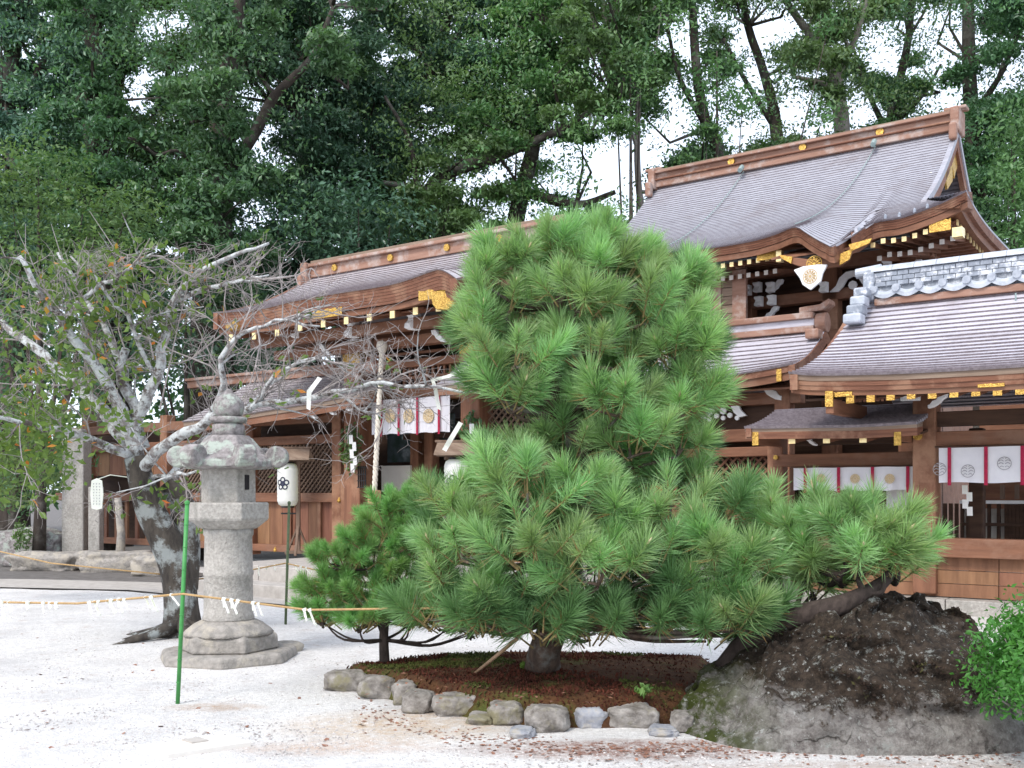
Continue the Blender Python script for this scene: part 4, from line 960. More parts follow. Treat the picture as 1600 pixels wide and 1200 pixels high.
for (px, py, b, lab) in ((549, 705, FB-.3, 'green leafy sprig with white paper tied to the left pillar of the worship hall'), (735, 690, FB-.3, 'green leafy sprig with white paper tied right of the hall doorway')):
    a, b, z = abz(px, py, b); r = fthing('sacred_sprig', lab, 'sprig', a, b, z)
    me = leafmesh('leaves', leafcloud(260, (0, 0, .05), (.25, .2, .48), .11, .2, .5, seed=px), M['leaf'][1]); link('leaves', me, r)
    MB().tube([(a, b, z+.5), (a+.02, b, z-.3)], .015, 6).build('stem', M['twig'], r)
    shide(MB(), (a+.13, b-.2, z+.28), .16, n=5).build('paper_streamer', M['paper'], r)
rk = fthing('black_wall_rack', 'small black wire rack fixed on the pillar beside the bell rope', 'rack', *abz(565, 745, FB-.25))
a, b, z = abz(565, 745, FB-.26)
mb = MB()
for k in range(5): mb.bb(a-.1+.045*k, a-.085+.045*k, b, b+.02, z-.2, z+.2)
for k in range(4): mb.bb(a-.11, a+.11, b-.01, b+.01, z-.2+.12*k, z-.185+.12*k)
mb.build('rack_frame', M['black'], rk)
# yellow flowers by the left pillar
fl = fthing('potted_flowers', 'bunch of yellow and orange flowers at the foot of the worship hall pillar', 'flowers', *abz(545, 868, FB-.6))
a, b, z = abz(545, 862, FB-.6)
link('leaves', leafmesh('leaves', leafcloud(160, (0, 0, .22), (.22, .2, .22), .09, .2, .5, seed=3), M['leaf_azalea']), fl)
link('blossoms', leafmesh('blossoms', leafcloud(120, (.05, 0, .30), (.22, .2, .12), .08, .5, .9, seed=4), mat('yellow petals', (.80, .42, .05), (.8, .25, .05), 9, .6)), fl)
MB().lathe([(.08, 0), (.13, .16)], (a, b, PZ), 14).build('pot', M['stone'], fl)

# ============================================================ LEFT BACKGROUND STONES
def blob(name, m, c, r, seed=0, parent=None, amp=.22, sub=3, flat=0.0, rot=0.0, smooth=True, fr=1.6):
    import bmesh
    bm = bmesh.new(); bmesh.ops.create_icosphere(bm, subdivisions=sub, radius=1)
    for v in bm.verts:
        p = v.co.copy(); k = p.x, p.y, p.z
        # boxy superellipsoid
        q = Vector([math.copysign(abs(x)**.6, x)*.86 for x in k])
        n_ = noise.noise(p*fr+Vector((seed*7.3, seed*1.7, 0)))+.45*noise.noise(p*fr*2.6+Vector((seed*3.1, 0, seed)))
        q *= 1+amp*n_
        v.co = Vector((q.x*r[0], q.y*r[1], q.z*r[2]))
    if rot: bmesh.ops.rotate(bm, verts=bm.verts, matrix=Matrix.Rotation(rot, 3, 'Z'))
    me = bpy.data.meshes.new(name); bm.to_mesh(me); bm.free(); me.materials.append(m)
    if smooth: me.polygons.foreach_set('use_smooth', [True]*len(me.polygons))
    off = OFF[parent.name] if parent is not None else Vector((0, 0, 0))
    return link(name, me, parent, Vector(c)-off)
for i, (px, ptop, w_, dY, lab, m) in enumerate(((40, 812, 120, 22, 'large grey rounded boulder at the far left beside the stone pillar', 'stone_lich'), (185, 850, 130, 20.5, 'long low dark stone slab below the stone pillar', 'stone_base'), (75, 853, 110, 20.8, 'low flat grey stone in front of the grey boulder', 'stone_base'), (245, 858, 70, 19.5, 'grey kerb stone left of the cherry trunk', 'stone_base'))):
    Y = dY; x, _, z = P(px, ptop, Y); s_ = Y/F
    o = blob('garden_stone', M[m], (x, Y, z*.36), (w_*s_*.6, .4, z*.5), i+3, amp=.22, sub=4); tag(o, lab, 'stone')
sp_ = wthing('stone_pillar', 'tall square pale granite pillar at the left behind the maple', 'pillar', *P(120, 858, 22)[:2], 0)
x, Y, z = P(120, 858, 22); MB().box((x, Y, 1.3), (.47, .45, 2.9)).build('pillar_shaft', M['stone'], sp_, bevel=.03); MB().box((x, Y, 2.85), (.34, .32, .25)).build('pillar_top', M['stone'], sp_, bevel=.05)
sp_ = wthing('stone_post', 'short narrow stone post right of the tall granite pillar', 'post', *P(150, 858, 21.6)[:2], 0)
x, Y, z = P(150, 858, 21.6); MB().box((x, Y, .85), (.24, .24, 1.75)).build('pillar_shaft', M['stone'], sp_, bevel=.02)
sp_ = wthing('thin_stone_post', 'thin crooked grey post in front of the bar fence, left of the cherry trunk', 'post', *P(187, 858, 20.5)[:2], 0)
x, Y, z = P(187, 858, 20.5); MB().tube([(x, Y, 0), (x+.03, Y, .8), (x-.04, Y, 1.5)], [.11, .08, .07], 10).build('post_shaft', M['stone_base'], sp_, smooth=True)
# darker ground strip by the left stones
mb = MB(); pts = [G(-250, 872), G(240, 884), G(330, 900), G(250, 913), G(60, 908), G(-250, 905)]; mb.add([(p[0], p[1], .03) for p in pts], [tuple(range(len(pts)))]); tag(mb.build('dark_strip', M['soil']), 'dark ground strip along the stones at left', kind='structure')
mb = MB(); pts = [G(-250, 905), G(60, 908), G(250, 913), G(330, 922), G(500, 945), G(460, 950), G(200, 925), G(-250, 915)]; mb.add([(p[0], p[1], .034) for p in pts], [tuple(range(len(pts)))]); tag(mb.build('stone_path', M['paving']), 'pale stone path edge crossing behind the cherry tree', kind='structure')

# ============================================================ STONE LANTERN
LX, LY = (357-800)/F*9.85, 9.85
sl = wthing('stone_lantern', 'tall old granite lantern with scrolled hexagonal roof left of the pines', 'stone lantern', LX, LY)
c = (LX, LY, 0); H6 = .06
def lz(py): return EYE+(HOR-py)/F*LY
MB().lathe([(.10, 2.32), (.135, 2.36), (.15, 2.42), (.142, 2.47), (.10, 2.52), (.05, 2.56), (.015, 2.60)], c, 20).build('jewel_finial', M['stone_lich'], sl, smooth=True)
MB().lathe([(.12, 2.265), (.165, 2.275), (.178, 2.30), (.17, 2.325), (.10, 2.335)], c, 20).build('finial_dish', M['stone_lich'], sl, smooth=True)
MB().lathe([(.14, 2.14), (.152, 2.15), (.15, 2.25), (.13, 2.268)], c, 20).build('finial_neck', M['stone_lich'], sl, smooth=True)
# hexagonal roof with concave slopes
n = 48; rows = []
def hexr(t, r):      # radius of hexagon at angle t
    k = (t-H6) % (PI/3)-PI/6; return r*math.cos(PI/6)/math.cos(k)
prof = [(.19, 2.15), (.23, 2.12), (.29, 2.05), (.36, 1.97), (.44, 1.92), (.47, 1.895), (.47, 1.845), (.40, 1.83), (.25, 1.82)]
rows = [[(c[0]+hexr(2*PI*j/n+H6, r)*math.cos(2*PI*j/n+H6), c[1]+hexr(2*PI*j/n+H6, r)*math.sin(2*PI*j/n+H6), z+(.03*(abs(((2*PI*j/n) % (PI/3))-PI/6)/(PI/6))**2 if r > .4 else 0)) for j in range(n+1)] for r, z in prof]
MB().grid(rows).build('cap_roof', M['stone_lich'], sl, bevel=.006)
for k in range(6):     # scrolls at the corners
    t = H6+k*PI/3; d = Vector((math.cos(t), math.sin(t), 0)); sd_ = Vector((-d.y, d.x, 0)); o = Vector((LX, LY, 1.945))+d*.465
    MB().tube([o-sd_*.085, o-sd_*.075, o+sd_*.075, o+sd_*.085], [.085, .105, .105, .085], 16).build('roof_scroll', M['stone_lich'], sl, bevel=.01)
    MB().box(o-d*.1+Vector((0, 0, -.05)), (.2, .14, .08), Matrix.Rotation(t, 3, 'Z')).build('scroll_stem', M['stone_lich'], sl, bevel=.02)
MB().lathe([(.255, 1.48), (.262, 1.5), (.258, 1.84)], c, 6, H6).build('fire_box', M['stone'], sl, bevel=.012)
t = H6-PI/6
MB().box((LX+.218*math.cos(t), LY+.218*math.sin(t), 1.70), (.03, .055, .14), Matrix.Rotation(t, 3, 'Z')).build('fire_window', M['black'], sl)
MB().lathe([(.26, 1.255), (.30, 1.28), (.375, 1.34), (.385, 1.36), (.385, 1.50), (.37, 1.51), (.25, 1.505)], c, 6, H6).build('platform', M['stone'], sl, bevel=.012)
pr_ = [(.235, .38), (.245, .40), (.232, .44), (.228, .80), (.236, .815), (.236, .845), (.228, .86), (.222, 1.18), (.235, 1.2), (.235, 1.255)]
MB().lathe(pr_, c, 28).build('shaft', M['stone'], sl, smooth=True)
MB().lathe([(.47, .1), (.48, .12), (.47, .24), (.43, .262)], c, 6, H6).build('base_block', M['stone_base'], sl, bevel=.02)
MB().lathe([(.43, .255), (.40, .29), (.33, .345), (.27, .375), (.24, .385)], c, 24).build('lotus_base', M['stone_base'], sl, smooth=True)
MB().lathe([(.66, -.03), (.67, .02), (.65, .09), (.60, .105)], c, 7, .4).build('plinth', M['stone_base'], sl, bevel=.02)
o = blob('flat_stone', M['stone_base'], (*G(448, 1018)[:2], .04), (.19, .16, .07), 8, amp=.12); tag(o, 'small flat dark stone lying just right of the lantern plinth', 'stone')

# ============================================================ BED, EDGING STONES, BOULDER
def bedz(x, y):
    base = .17+.06*math.exp(-((x-.3)**2/1.6+(y-8.0)**2/1.2))
    return base
front = [(520, 1042), (560, 1053), (640, 1073), (720, 1090), (800, 1101), (870, 1106), (960, 1107), (1040, 1104), (1100, 1095)]
back = [(1130, 1020), (1060, 1018), (980, 1016), (900, 1016), (820, 1015), (740, 1016), (680, 1017), (620, 1022), (560, 1032)]
poly = [G(px, py, .15) for px, py in front]+[G(px, py, .2) for px, py in back]
cx = sum(p[0] for p in poly)/len(poly); cy = sum(p[1] for p in poly)/len(poly)
def dense(poly, k=10):
    out = []
    for i in range(len(poly)):
        p, q = poly[i], poly[(i+1) % len(poly)]
        for j in range(k): out.append((lerp(p[0], q[0], j/k), lerp(p[1], q[1], j/k)))
    return out
dp = dense(poly); rows = []
for ri in range(0, 42):
    f = 1-(ri/42)**1.0*.999; row = []
    for (x, y) in dp+[dp[0]]:
        X, Y = cx+(x-cx)*f, cy+(y-cy)*f; e = min(1, (1-f)/.12)
        z = lerp(-.02, bedz(X, Y), e**.6)+.022*noise.noise(Vector((X*6, Y*6, 1)))+.012*noise.noise(Vector((X*19, Y*19, 1)))
        row.append((X, Y, z))
    rows.append(row)
bed = MB().grid(rows).build('moss_bed', M['moss'], smooth=True); tag(bed, 'low mound of brown moss under the pines', kind='structure')
# moss tufts / rough nap
g = np.random.default_rng(9); cc = []
while len(cc) < 9000:
    u, v = g.random(), g.random()*len(dp); i = int(v); x, y = dp[i]; f = math.sqrt(u)*.97
    X, Y = cx+(x-cx)*f, cy+(y-cy)*f; cc.append((X, Y, bedz(X, Y)*min(1, ((1-f)/.12)**.6)+.01))
cc = np.array(cc)
mi = (np.array([noise.noise(Vector((p[0]*1.5, p[1]*1.5, 5))) for p in cc]) > .22).astype(int)
o = link('moss_nap', leafmesh('moss_nap', leafverts(cc, .035, g, .1, .35, droop=-.8), [mat('moss tip brown', (.13, .05, .018), (.07, .028, .012), 6, .9, isl=.4), mat('moss tip green', (.09, .12, .025), (.06, .08, .02), 6, .9, isl=.4)], mi)); tag(o, 'rough reddish brown moss tips covering the bed', 'moss', kind='stuff')
# edging stones
est = [(540, 1066, 70, 40, 0), (590, 1076, 62, 46, 0), (632, 1085, 40, 48, 0), (652, 1100, 52, 44, 0), (716, 1104, 82, 48, 0), (790, 1118, 52, 46, 0), (856, 1126, 66, 54, 0), (924, 1124, 50, 42, 1), (990, 1122, 82, 48, 0), (1070, 1132, 36, 40, 0), (1043, 1108, 30, 34, 1), (817, 1150, 38, 18, 1), (750, 1128, 40, 22, 0), (1040, 1148, 44, 18, 1)]
stl = ['first pale stone at the left tip of the bed edging', 'second grey stone from the left in the bed edging', 'narrow upright stone, third from the left in the edging', 'squat light stone, fourth from the left in the edging', 'broad grey weathered stone left of the pine stake in the edging', 'mossy grey brown stone with a ledge below the pine trunk', 'large pale streaked stone with moss on its shoulder in the edging', 'blue grey squarish stone in the middle right of the edging', 'broad rounded pale stone, last big one before the boulder', 'small rounded stone touching the boulder foot', 'dark blue stone wedged between edging and boulder', 'small white stone half sunk before the edging', 'sandy low stone at the foot of the edging', 'thin flat grey stone lying before the rounded edging stone']
for i, ((px, cy_, w_, h, k), lab) in enumerate(zip(est, stl)):
    x, Y, _ = G(px, cy_+h*.42); s_ = Y/F; zc_ = h*s_*.40
    o = blob('edging_stone', M['edge_stone2' if k else 'edge_stone'], (x, Y+.12, zc_*.92), (w_*s_*.61, .14, h*s_*.47), i+20, amp=.2, rot=random.uniform(-.15, .15), sub=4); tag(o, lab, 'stone', 'stones edging the moss bed')
# boulder (height field on a disk)
def boulder():
    cx, cy = 2.36, 7.2; nR, nT = 130, 340; rows = []
    prof = [(1035, 1075), (1075, 1040), (1110, 1035), (1150, 1015), (1200, 985), (1250, 955), (1290, 940), (1340, 928), (1400, 922), (1460, 930), (1510, 950), (1550, 985), (1585, 1040), (1605, 1120), (1620, 1180)]
    H = lambda x: interp([((px-800)/F*7.2, EYE+(HOR-py)/F*7.2) for px, py in prof], x)[0]
    for ir in range(nR+1):
        row = []
        for it in range(nT+1):
            t = 2*PI*(it % nT)/nT; f = (ir/nR)
            rx = 1.34 if math.cos(t) < 0 else 1.22; ry = 1.0 if math.sin(t) < 0 else .85
            e = 1.12 if abs(math.sin(2*t)) > .5 else 1.0
            wob = 1+.07*noise.noise(Vector((math.cos(t)*1.8, math.sin(t)*1.8, 4)))
            x = cx+rx*f*math.cos(t)*wob*(1+.08*abs(math.sin(2*t))); y = cy+ry*f*math.sin(t)*wob*(1+.08*abs(math.sin(2*t)))
            # vertical falloff: steep at rim
            d = abs(y-cy)/(ry*1.05); fall = max(0, 1-f**3.2)
            h = max(.1, H(x))*(fall**.55)*(1-.25*min(1, d)**2)
            p = Vector((x*2.1, y*2.1, h*2)); nn = .11*noise.noise(p)+.10*abs(noise.noise(p*2.1+Vector((7, 0, 0))))+.04*noise.noise(p*4.3)+.022*abs(noise.noise(p*9))+.014*noise.noise(p*19)
            vd = noise.voronoi(p*1.25+Vector((noise.noise(p*3), noise.noise(p*3+Vector((9, 0, 0))), 0))*.25)[0]; nn += .16*min(.5, vd[1]-vd[0])-.05
            vd = noise.voronoi(p*3.1)[0]; nn += .05*min(.5, vd[1]-vd[0])
            h += (nn-.05)*min(1, fall*3)
            row.append((x+.09*noise.noise(Vector((y*3, h*6, x*3)))*min(1, h*3), y+(.16*noise.noise(Vector((x*3, h*6, 2)))+.05*noise.noise(Vector((x*9, h*14, 2))))*min(1, h*3), h-.03))
        rows.append(row)
    return MB().grid(rows).build('boulder', M['rock'], smooth=True)
bo_ = boulder(); tag(bo_, 'huge dark mossy boulder with pale lichen patches at lower right', 'boulder')
gq = np.random.default_rng(8); vv = [v for v in bo_.data.vertices if v.normal.z > .25 and v.co.z > .3]; pk = [vv[int(i)] for i in gq.random(5200)*len(vv)]
pc = np.array([tuple(v.co+v.normal*.006) for v in pk if noise.noise(v.co*2.6)+.5*noise.noise(v.co*7) > .02+.3*max(0, .6-v.co.z)])
pc += gq.normal(size=pc.shape)*.008
ROCK_MOSS = pc
g = np.random.default_rng(31)

# ============================================================ PINES
def tuft_mesh(name, seed, n=250, L=.185, shoot=.19, wid=.0048, nm=M['needle'], candle=True):
    g = np.random.default_rng(seed); V = []; Fc = []; mi = []
    t = g.random(n)**.75; base = np.stack([g.normal(size=n)*.004, g.normal(size=n)*.004, t*shoot], 1)
    az_ = g.random(n)*2*PI; ang = np.radians(74-50*t**1.5+g.normal(size=n)*13)      # from the shoot axis
    d = np.stack([np.sin(ang)*np.cos(az_), np.sin(ang)*np.sin(az_), np.cos(ang)], 1)
    Ln = (L*(.82+.28*g.random(n)))[:, None]
    sag = np.array([0, 0, 1.0])*.0
    r = g.normal(size=(n, 3)); s_ = np.cross(d, r); s_ /= np.linalg.norm(s_, axis=1)[:, None]
    mid = base+d*Ln*.55+np.array([0, 0, .006]); tip = base+d*Ln+np.array([0, 0, .02])*(1-t)[:, None]
    a0 = base+s_*wid*.4; a1 = base-s_*wid*.4; m0 = mid+s_*wid*.5; m1 = mid-s_*wid*.5
    Vn = np.stack([a0, a1, m1, m0, tip], 1).reshape(-1, 3); k = np.arange(n)[:, None]*5
    quads = np.concatenate([k+0, k+1, k+2, k+3], 1); tris = np.concatenate([k+3, k+2, k+4], 1)
    mb = MB(); mb.tube([(0, 0, -.10), (0, 0, shoot*.6), (0, 0, shoot)], [.007, .006, .004], 5)
    nb = len(mb.f)
    if candle: mb.tube([(0, 0, shoot), (0, 0, shoot+.03), (.003, 0, shoot+.055)], [.007, .008, .002], 6)
    me = bpy.data.meshes.new(name)
    off = len(Vn); faces = [tuple(q) for q in quads.tolist()]+[tuple(q) for q in tris.tolist()]+[tuple(i+off for i in f) for f in mb.f]
    me.from_pydata([tuple(v) for v in Vn.tolist()]+mb.v, [], faces)
    for m in (nm, M['shoot'], M['candle'], M['needle_old']): me.materials.append(m)
    old = [3 if (t[i] < .35 and g.random() < .13) else 0 for i in range(n)]; idx = old+old+[1]*nb+[2]*(len(mb.f)-nb); me.polygons.foreach_set('material_index', idx); return me
TUFT = [tuft_mesh('needle_tuft', 40+i, n=(250, 190, 280, 220, 160, 260, 230, 200, 270, 240)[i], L=(.185, .17, .19, .15, .165, .20, .18, .145, .175, .19)[i], shoot=(.19, .24, .17, .21, .27, .15, .22, .18, .25, .16)[i], candle=(i % 3 != 2)) for i in range(10)]
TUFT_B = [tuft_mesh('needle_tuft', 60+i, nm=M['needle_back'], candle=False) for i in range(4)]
TUFT_S = [tuft_mesh('needle_tuft', 80+i, n=300, L=.095, shoot=.13, wid=.0034, nm=M['needle_small'], candle=False) for i in range(4)]
def pine(root, pads, trunk, rad, limb_src, tufts, scale=1.0, jitter=1.0, seed=1, bark=None, per=None, backs=None, upw=.75, maxn=290, lsc=1.0):
    g = random.Random(seed); off = OFF[root.name]; bark = bark or M['bark_pine']
    tr = MB(); tr.tube(*curve(trunk, rad), 14); tr.build('trunk', bark, root, smooth=True)
    cnt = 0; lm = MB(); places = []
    for (px, py, rx, ry, Y, w_) in pads:
        c = Vector(P(px, py, Y)); s_ = Y/F; RX, RZ = rx*s_, ry*s_; RY = RX*.8
        # limb from trunk
        best = min(limb_src, key=lambda q: (Vector(q)-c-Vector((0, 0, -.25))).length); b0 = Vector(best)
        mid = b0.lerp(c, .55)+Vector((g.uniform(-.06, .06), g.uniform(-.06, .06), -.09)); e = c+Vector((0, .02, -RZ*.4))
        lm.tube(*curve([b0, mid, e], [.026*scale*lsc, .018*scale*lsc, .010*scale*lsc], 4), 7)
        n = w_
        for k in range(n):
            for _ in range(30):
                d = Vector((g.gauss(0, 1), g.gauss(0, 1), g.gauss(0, 1))).normalized()
                if d.z > -.45 and d.y < .55: break
            rr = g.uniform(.55, 1.0) if k % 3 else g.uniform(.2, .6)
            p = c+Vector((d.x*RX*rr, d.y*RY*rr, d.z*RZ*rr)); dr = (Vector((d.x*.8, d.y*.8, max(d.z, -.25)*.6+upw))).normalized()
            places.append((p, dr, c, rr))
    for i, (p, dr, c, rr) in enumerate(places[:maxn]):
        me = g.choice(tufts); q = dr.to_track_quat('Z', 'Y').to_euler(); o = link('needle_tuft', me, root, p-off, (q.x, q.y, q.z+g.uniform(0, 6)), (1, 1, 1))
        k = scale*g.uniform(.8, 1.15); o.scale = (k, k, k*g.uniform(.9, 1.1))
        o.rotation_euler = (dr.to_track_quat('Z', 'Y') @ Matrix.Rotation(g.uniform(0, 6.28), 3, 'Z').to_quaternion()).to_euler()
        if i % 3 == 0: lm.tube([c+Vector((0, 0, -.06)), (c+p)/2+Vector((0, 0, -.05)), p-dr*.08], [.014*scale, .010*scale, .006*scale], 5, cap=False)
    rest = places[maxn:]
    if rest:
        Vs = []; Fs = []; 
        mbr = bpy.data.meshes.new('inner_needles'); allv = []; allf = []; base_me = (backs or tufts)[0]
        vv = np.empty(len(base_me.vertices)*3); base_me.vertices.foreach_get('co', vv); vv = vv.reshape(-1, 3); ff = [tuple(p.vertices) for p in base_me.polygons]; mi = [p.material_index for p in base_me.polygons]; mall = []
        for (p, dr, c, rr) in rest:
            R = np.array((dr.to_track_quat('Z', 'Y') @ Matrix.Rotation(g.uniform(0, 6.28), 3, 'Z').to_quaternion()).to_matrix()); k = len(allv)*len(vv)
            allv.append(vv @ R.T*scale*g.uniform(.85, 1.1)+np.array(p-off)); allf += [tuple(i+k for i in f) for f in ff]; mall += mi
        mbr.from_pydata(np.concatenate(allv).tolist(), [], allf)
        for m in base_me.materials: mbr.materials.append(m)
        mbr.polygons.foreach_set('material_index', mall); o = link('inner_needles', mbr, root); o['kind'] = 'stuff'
    lm.build('branches', bark, root, smooth=True)
PY = 7.85
x, y, _ = G(848, 1056, .2)
tallp = wthing('pine_tree', 'tallest bushy pine with stacked tufted tiers in the centre of the moss bed', 'pine tree', x, y, .15)
up = [(870, 600, 50, 28, 8.1, 7), (905, 655, 60, 26, 8.05, 8), (850, 530, 45, 26, 8.1, 5), (940, 580, 50, 24, 8.1, 5), (1000, 740, 50, 22, 8.0, 5), (1050, 760, 40, 20, 7.9, 4), (1088, 545, 24, 32, 7.7, 6), (1085, 625, 22, 34, 7.7, 6), (762, 600, 18, 30, 7.6, 4), (935, 385, 15, 20, 7.9, 4), (865, 408, 50, 22, 7.8, 9), (795, 422, 38, 22, 7.8, 7), (760, 440, 16, 16, 7.7, 3), (955, 425, 70, 28, 7.8, 10), (1045, 448, 42, 24, 7.9, 7), (1076, 470, 20, 28, 7.9, 4), (790, 485, 48, 30, 7.7, 8), (752, 525, 20, 22, 7.7, 4), (900, 475, 60, 34, 7.6, 8), (990, 500, 80, 30, 7.7, 9), (800, 565, 54, 34, 7.5, 8), (1050, 562, 54, 34, 7.7, 9), (925, 562, 72, 30, 7.6, 9), (800, 632, 40, 30, 7.6, 6), (965, 638, 80, 38, 7.5, 10), (1060, 638, 40, 38, 7.7, 7), (1058, 700, 36, 34, 7.8, 6), (880, 704, 80, 28, 7.9, 7), (985, 702, 75, 30, 7.6, 7)]
lo = [(785, 742, 40, 24, 7.3, 5), (700, 800, 30, 28, 7.4, 5), (825, 785, 70, 38, 7.1, 9), (905, 765, 36, 28, 7.2, 5), (722, 855, 52, 42, 7.2, 9), (850, 865, 85, 50, 7.0, 11), (705, 915, 34, 30, 7.3, 5), (800, 940, 66, 32, 7.2, 7), (960, 820, 50, 34, 7.2, 6), (935, 900, 65, 44, 7.0, 8), (1015, 885, 70, 40, 7.1, 8), (1045, 820, 40, 32, 7.3, 5), (1120, 868, 50, 42, 7.1, 8), (1172, 905, 28, 38, 7.1, 5), (1148, 972, 34, 30, 7.0, 6), (1080, 935, 50, 30, 7.2, 6), (990, 955, 60, 24, 7.4, 5), (890, 960, 50, 26, 7.4, 5), (1130, 800, 32, 28, 7.5, 4), (762, 972, 50, 16, 7.2, 6), (845, 985, 50, 16, 7.1, 6), (930, 985, 50, 16, 7.2, 6), (1030, 975, 50, 20, 7.2, 6), (1110, 985, 40, 22, 7.1, 6), (1175, 975, 30, 26, 7.1, 5), (668, 960, 26, 20, 7.4, 4)]
T0 = [G(848, 1062, .12), P(850, 1020, 7.8), P(868, 960, 7.75), P(845, 880, 7.7), P(880, 790, 7.8), P(900, 700, 7.85), P(868, 600, 7.85), P(865, 500, 7.9), P(900, 420, 7.9), P(932, 350, 7.9)]
tr_src = [P(868, 960, 7.75), P(845, 880, 7.7), P(880, 790, 7.8), P(890, 730, 7.85), P(885, 650, 7.85), P(868, 560, 7.85), P(865, 480, 7.9), P(900, 420, 7.9)]
# a dim inner core of tufts behind the front ones, then the visible ones
core = [(px+random.uniform(-10, 10), py+10, rx*.85, ry*.9, Y+.5, max(3, int(n*1.0))) for px, py, rx, ry, Y, n in up+lo]
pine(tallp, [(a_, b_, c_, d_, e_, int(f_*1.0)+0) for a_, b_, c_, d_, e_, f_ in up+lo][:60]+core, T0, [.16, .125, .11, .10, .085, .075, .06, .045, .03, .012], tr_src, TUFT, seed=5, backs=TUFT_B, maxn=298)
# boulder pine
x, y, _ = G(1085, 1045, .2)
rp = wthing('low_pine', 'low spreading pine leaning across the top of the boulder', 'pine tree', x, y, .15)
rpads = [(1355, 842, 62, 36, 7.0, 12), (1400, 880, 32, 32, 7.0, 7), (1305, 835, 46, 28, 7.2, 7), (1335, 885, 50, 24, 6.95, 7), (1262, 882, 34, 28, 7.3, 6), (1240, 838, 30, 28, 7.5, 5), (1205, 812, 24, 22, 7.6, 4), (1218, 872, 30, 34, 7.5, 6), (1385, 885, 36, 22, 6.9, 5), (1272, 918, 30, 20, 7.4, 4)]
T1 = [P(1120, 1060, 7.5), P(1160, 1012, 7.4), P(1195, 990, 7.3), P(1240, 965, 7.1), P(1300, 950, 6.95), P(1345, 932, 6.95), P(1385, 905, 7.0), P(1395, 880, 7.05)]
src = [P(1240, 962, 7.1), P(1290, 940, 7.0), P(1350, 925, 6.95), P(1400, 890, 7.0), P(1310, 900, 7.1)]
pine(rp, rpads+[(px, py+8, rx*.8, ry*.8, Y+.4, 4) for px, py, rx, ry, Y, n in rpads], T1, [.08, .085, .085, .08, .075, .06, .04, .02], src, TUFT, seed=8, bark=M['bark_black'], backs=TUFT_B)
# small pine
x, y, _ = G(601, 1036, .15)
smp = wthing('small_pine', 'small fine needled pine with flat tiers at the left end of the bed', 'pine tree', x, y, .12)
spads = [(640, 785, 38, 14, 8.6, 8), (612, 812, 42, 16, 8.5, 9), (665, 820, 40, 16, 8.6, 8), (585, 850, 48, 20, 8.4, 12), (640, 862, 60, 20, 8.5, 13), (545, 880, 50, 20, 8.4, 12), (600, 900, 60, 18, 8.4, 13), (525, 925, 42, 20, 8.4, 12), (580, 935, 50, 18, 8.3, 13), (665, 935, 62, 18, 8.5, 13), (505, 965, 28, 18, 8.4, 9), (560, 972, 55, 20, 8.3, 15), (640, 968, 55, 18, 8.4, 12), (700, 975, 40, 18, 8.5, 11), (735, 985, 16, 10, 8.5, 4)]
T2 = [P(601, 1040, 8.5), P(600, 985, 8.5), P(607, 905, 8.5), P(605, 850, 8.5), P(640, 785, 8.5)]
src = [P(601, 1000, 8.5), P(602, 975, 8.5), P(607, 920, 8.5), P(605, 870, 8.5), P(620, 820, 8.5)]
pine(smp, spads+[(px, py+4, rx*.8, ry*.8, Y+.35, n//2) for px, py, rx, ry, Y, n in spads], T2, [.045, .038, .032, .024, .01], src, TUFT_S, scale=1.0, seed=3, bark=M['bark_black'], upw=.6, lsc=.55)
# cane prop
cp = MB().tube([G(738, 1056, .2), P(808, 998, 7.5)], .014, 8).build('cane_prop', M['bamboo'], smooth=True); tag(cp, 'thin slanting cane propped between moss bed and pine', 'stake')

# ============================================================ CHERRY TREE
ct = wthing('cherry_tree', 'old lichened cherry tree with bare twiggy crown behind the stone lantern', 'cherry tree', *G(270, 990)[:2])
CY = 11.4
g = random.Random(21); trunk = MB(); limbs = MB(); twigs = MB(); leafc = []; leafo = []
def C3(px, py, dy=0): return Vector(P(px, py, CY+dy))
def pth(pts): return [C3(*p) for p in pts]
trunk.tube(*curve(pth([(285, 1002), (284, 960, 0), (278, 900, 0), (262, 850, 0), (236, 800, -.05), (222, 755, -.1), (212, 715, -.1)]), [.27, .195, .18, .18, .16, .14, .125]), 16)
trunk.tube(*curve(pth([(285, 920, .05), (290, 850, .15), (285, 790, .2), (262, 755, .2)]), [.17, .16, .14, .11]), 12)
for k, (dx, dy) in enumerate(((-.6, -.1), (-.55, -.5), (.35, -.4), (.5, .2), (-.7, .3))):
    b0 = G(282, 998); trunk.tube([(b0[0], b0[1], .16), (b0[0]+dx*.45, b0[1]+dy*.45, .07), (b0[0]+dx, b0[1]+dy, .0)], [.09, .05, .012], 8)
